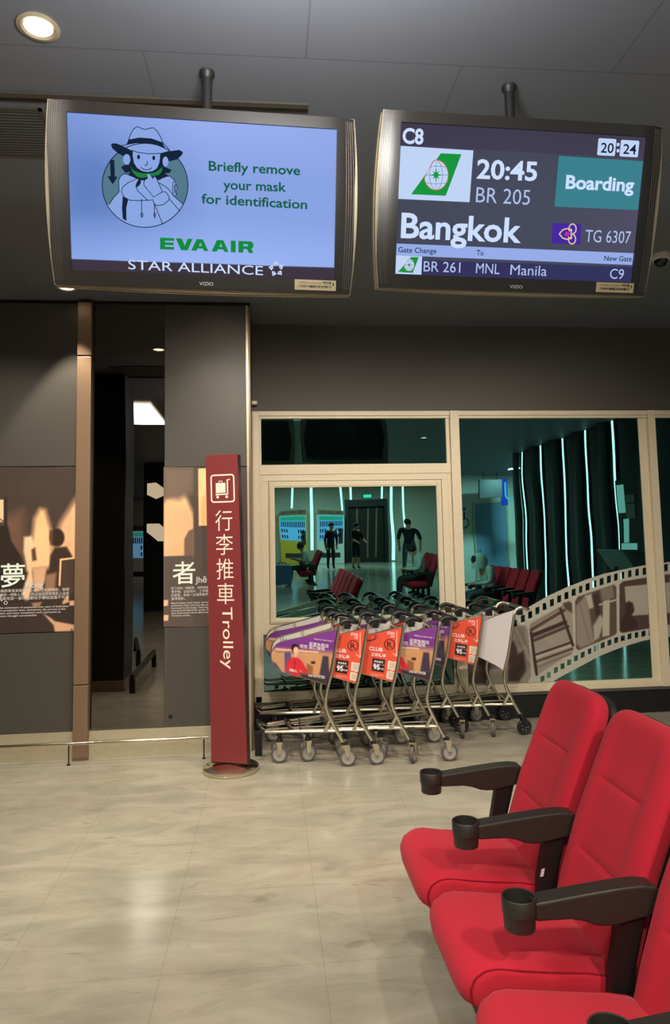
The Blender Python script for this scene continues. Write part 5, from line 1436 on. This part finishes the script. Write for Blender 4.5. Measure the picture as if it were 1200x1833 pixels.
# ------------------------------------------------------------------ people seen in the glass
def person(label, loc, rz, joints, colours, hair=(28, 24, 22), hood=None):
    """joints: name -> (x,y,z); the figure faces local -Y"""
    t = thing('person', label, 'person', loc, rz)
    J = dict(joints)
    rad = dict(pelvis=0.15, belly=0.145, chest=0.165, neck=0.06, chin=0.075, head=0.098, crown=0.07, nose=0.02,
               shl=0.085, shr=0.085, ell=0.058, elr=0.058, wrl=0.030, wrr=0.030, hal=0.032, har=0.032, hil=0.105, hir=0.105, knl=0.075, knr=0.075, anl=0.05, anr=0.05, tol=0.036, tor=0.036)
    bones = [('pelvis', 'belly'), ('belly', 'chest'), ('chest', 'neck'), ('neck', 'chin'), ('chin', 'head'), ('head', 'crown'), ('chin', 'nose')]
    for s in 'lr': bones += [('chest', 'sh' + s), ('sh' + s, 'el' + s), ('el' + s, 'wr' + s), ('wr' + s, 'ha' + s), ('pelvis', 'hi' + s), ('hi' + s, 'kn' + s), ('kn' + s, 'an' + s), ('an' + s, 'to' + s)]
    H_ = Vector(J['head']); N_ = Vector(J['neck'])
    J['chin'] = tuple(N_.lerp(H_, 0.55) + Vector((0, -0.02, 0))); J['crown'] = tuple(H_ + (H_ - N_).normalized() * 0.075); J['nose'] = tuple(N_.lerp(H_, 0.75) + Vector((0, -0.125, 0)))
    for s, sg_ in (('l', 1), ('r', -1)):
        w, e = Vector(J['wr' + s]), Vector(J['el' + s]); d = (w - e).normalized()
        J['ha' + s] = tuple(w + d * 0.07)
        side = d.cross(Vector((0, 0, 1))); side = side.normalized() if side.length > 0.1 else Vector((0, 1, 0))
        for k in range(4):
            n = 'f%d%s' % (k, s); J[n] = tuple(w + d * (0.10 + 0.012 * (k in (1, 2))) + side * (k - 1.5) * 0.021); J[n + 't'] = tuple(w + d * (0.155 + 0.018 * (k in (1, 2))) + side * (k - 1.5) * 0.022 + Vector((0, 0, -0.025)))
            rad[n] = 0.010; rad[n + 't'] = 0.008; bones += [('ha' + s, n), (n, n + 't')]
        J['th' + s] = tuple(w + d * 0.06 + side * -0.055); rad['th' + s] = 0.011; bones.append(('wr' + s, 'th' + s))
    names = list(J); ix = {n: i for i, n in enumerate(names)}
    me = bpy.data.meshes.new('skeleton'); me.from_pydata([J[n] for n in names], [(ix[a], ix[b]) for a, b in bones], [])
    o = bpy.data.objects.new('skeleton', me); COL.objects.link(o)
    sk = o.modifiers.new('skin', 'SKIN'); sk.use_smooth_shade = True
    for n in names:
        v = me.skin_vertices[0].data[ix[n]]; v.radius = (rad[n], rad[n]); v.use_root = (n == 'pelvis')
    ss = o.modifiers.new('sub', 'SUBSURF'); ss.levels = 1; ss.render_levels = 1
    bpy.context.view_layer.update(); dg = bpy.context.evaluated_depsgraph_get()
    body = bpy.data.meshes.new_from_object(o.evaluated_get(dg)); bpy.data.objects.remove(o)
    top, leg, shoe, skin = [mat('cloth_%d_%d_%d' % c, c, 0.85) for c in colours[:3]] + [mat('skin', (196, 150, 124), 0.6)]
    body.materials.clear()
    for q in (skin, top, leg, shoe): body.materials.append(q)
    reg = {}
    for a, b in bones:
        r = 0
        if b in ('belly', 'chest', 'shl', 'shr', 'ell', 'elr'): r = 1
        if b in ('wrl', 'wrr'): r = colours[3]
        if b in ('hil', 'hir', 'knl', 'knr'): r = 2
        if b in ('anl', 'anr'): r = colours[4]
        if b in ('tol', 'tor'): r = 3
        reg[(a, b)] = r
    for p in body.polygons:
        c = p.center; best = (1e9, 0)
        for (a, b), r in reg.items():
            A, B_ = Vector(J[a]), Vector(J[b]); e = B_ - A; tt = max(0, min(1, (c - A).dot(e) / max(1e-9, e.dot(e))))
            d = (c - A - e * tt).length
            if d < best[0]: best = (d, r)
        p.material_index = best[1]; p.use_smooth = True
    link('body', body, t)
    ax = (H_ - N_).normalized()
    m = M()
    if hood:
        m.lathe([(0.155, -0.16), (0.15, -0.05), (0.145, 0.04), (0.11, 0.115), (0.05, 0.15), (0, 0.158)], mat('hood_%d' % hood[0], hood, 0.9), 20)
        h = m.build('hood', None, t); h.location = H_ + Vector((0, 0.075, 0.01))
    m = M()
    if True:
        m.lathe([(0.098, -0.055), (0.112, 0.0), (0.108, 0.05), (0.08, 0.098), (0.04, 0.118), (0, 0.122)], mat('hair_%d' % hair[0], hair, 0.8), 20)
        h = m.build('hair', None, t); h.location = H_ + Vector((0, 0.022, 0.006))
    return t
def standing(bend=0.0, arm_f=0.0, w=1.0, h=1.0):
    j = dict(pelvis=(0, 0, 0.95), belly=(0, 0.0, 1.12), chest=(0, -0.01 - bend, 1.33), neck=(0, -0.02 - bend, 1.47), head=(0, -0.04 - bend * 1.3, 1.62))
    for s, g in (('l', 1), ('r', -1)):
        j.update({'sh' + s: (g * 0.18 * w, -bend, 1.40), 'el' + s: (g * 0.25 * w, -0.02 - bend - arm_f * 0.5, 1.13), 'wr' + s: (g * (0.24 - 0.1 * arm_f) * w, -0.08 - bend - arm_f, 0.92 + arm_f * 0.6), 'hi' + s: (g * 0.10 * w, 0, 0.90), 'kn' + s: (g * 0.11 * w, -0.03, 0.49), 'an' + s: (g * 0.12 * w, 0.02, 0.085), 'to' + s: (g * 0.13 * w, -0.14, 0.04)})
    return {k: (v[0], v[1], v[2] * h) for k, v in j.items()}
def sitting(head_fwd=0.0, arms=0.3):
    j = dict(pelvis=(0, 0.02, 0.52), belly=(0, 0.04, 0.68), chest=(0, 0.05 - head_fwd * 0.5, 0.90), neck=(0, 0.03 - head_fwd, 1.04), head=(0, 0.0 - head_fwd * 1.6, 1.18 - head_fwd * 0.3))
    for s, g in (('l', 1), ('r', -1)):
        j.update({'sh' + s: (g * 0.18, 0.05 - head_fwd * 0.5, 0.97), 'el' + s: (g * 0.24, -0.04, 0.71), 'wr' + s: (g * 0.10, -0.24 - arms * 0.2, 0.68 + arms * 0.2), 'hi' + s: (g * 0.10, -0.02, 0.50), 'kn' + s: (g * 0.12, -0.42, 0.50), 'an' + s: (g * 0.12, -0.44, 0.085), 'to' + s: (g * 0.13, -0.60, 0.04)})
    return j
person('standing person in dark clothes and a cap before the white drink machine', (2.45, -15.5, 0), R(165), standing(h=1.03), [(24, 24, 28), (34, 38, 40), (20, 20, 20), 1, 2])
person('standing person in a dark shirt and shorts before the black kiosk', (3.35, -14.6, 0), R(150), standing(0.03, 0.25), [(22, 22, 24), (30, 32, 34), (20, 20, 20), 0, 0])
person('broad person in a dark shirt and grey jeans standing by the light strip', (4.45, -9.8, 0), R(20), standing(0.0, 0.0, 1.4, 1.08), [(24, 26, 32), (66, 74, 86), (30, 28, 28), 0, 2])
person('seated man in a pale tee shirt looking down at a phone', (1.02, -8.0, 0.0), R(-90), sitting(0.08, 0.5), [(198, 214, 204), (40, 42, 48), (30, 30, 30), 0, 2])
person('seated person in a pale jacket in the row opposite the kiosk', (3.38, -3.4, 0.0), R(-90), sitting(0.12, 0.2), [(176, 196, 190), (34, 34, 38), (40, 40, 40), 1, 2])
person('seated person in a pale hooded top bent over along the east wall', (4.34, -1.36, 0.0), R(-95), sitting(0.14, 0.1), [(170, 196, 192), (70, 72, 80), (40, 40, 40), 1, 2], hood=(176, 200, 196))
t = thing('suitcase', 'blue grey suitcase beside the seated man with the phone', 'suitcase', (0.35, -7.6, 0))
bevel(M().box((-0.25, -0.15, 0.05), (0.25, 0.15, 0.62)).build('shell', mat('case_blue', (70, 110, 150), 0.4), t), 0.04, 3)
for s in (-1, 1):
    for q in (-1, 1): M().lathe([(0.02, -0.012), (0.027, 0), (0.02, 0.012)], M_BLACK, 12, tr(s * 0.2, q * 0.11, 0.027) @ Matrix.Rotation(PI / 2, 4, 'X')).build('wheel', None, t)
M().tube([(-0.1, 0, 0.6), (-0.1, 0, 0.68), (0.1, 0, 0.68), (0.1, 0, 0.6)], 0.012, M_BLACK, fil=0.03).build('handle', None, t)
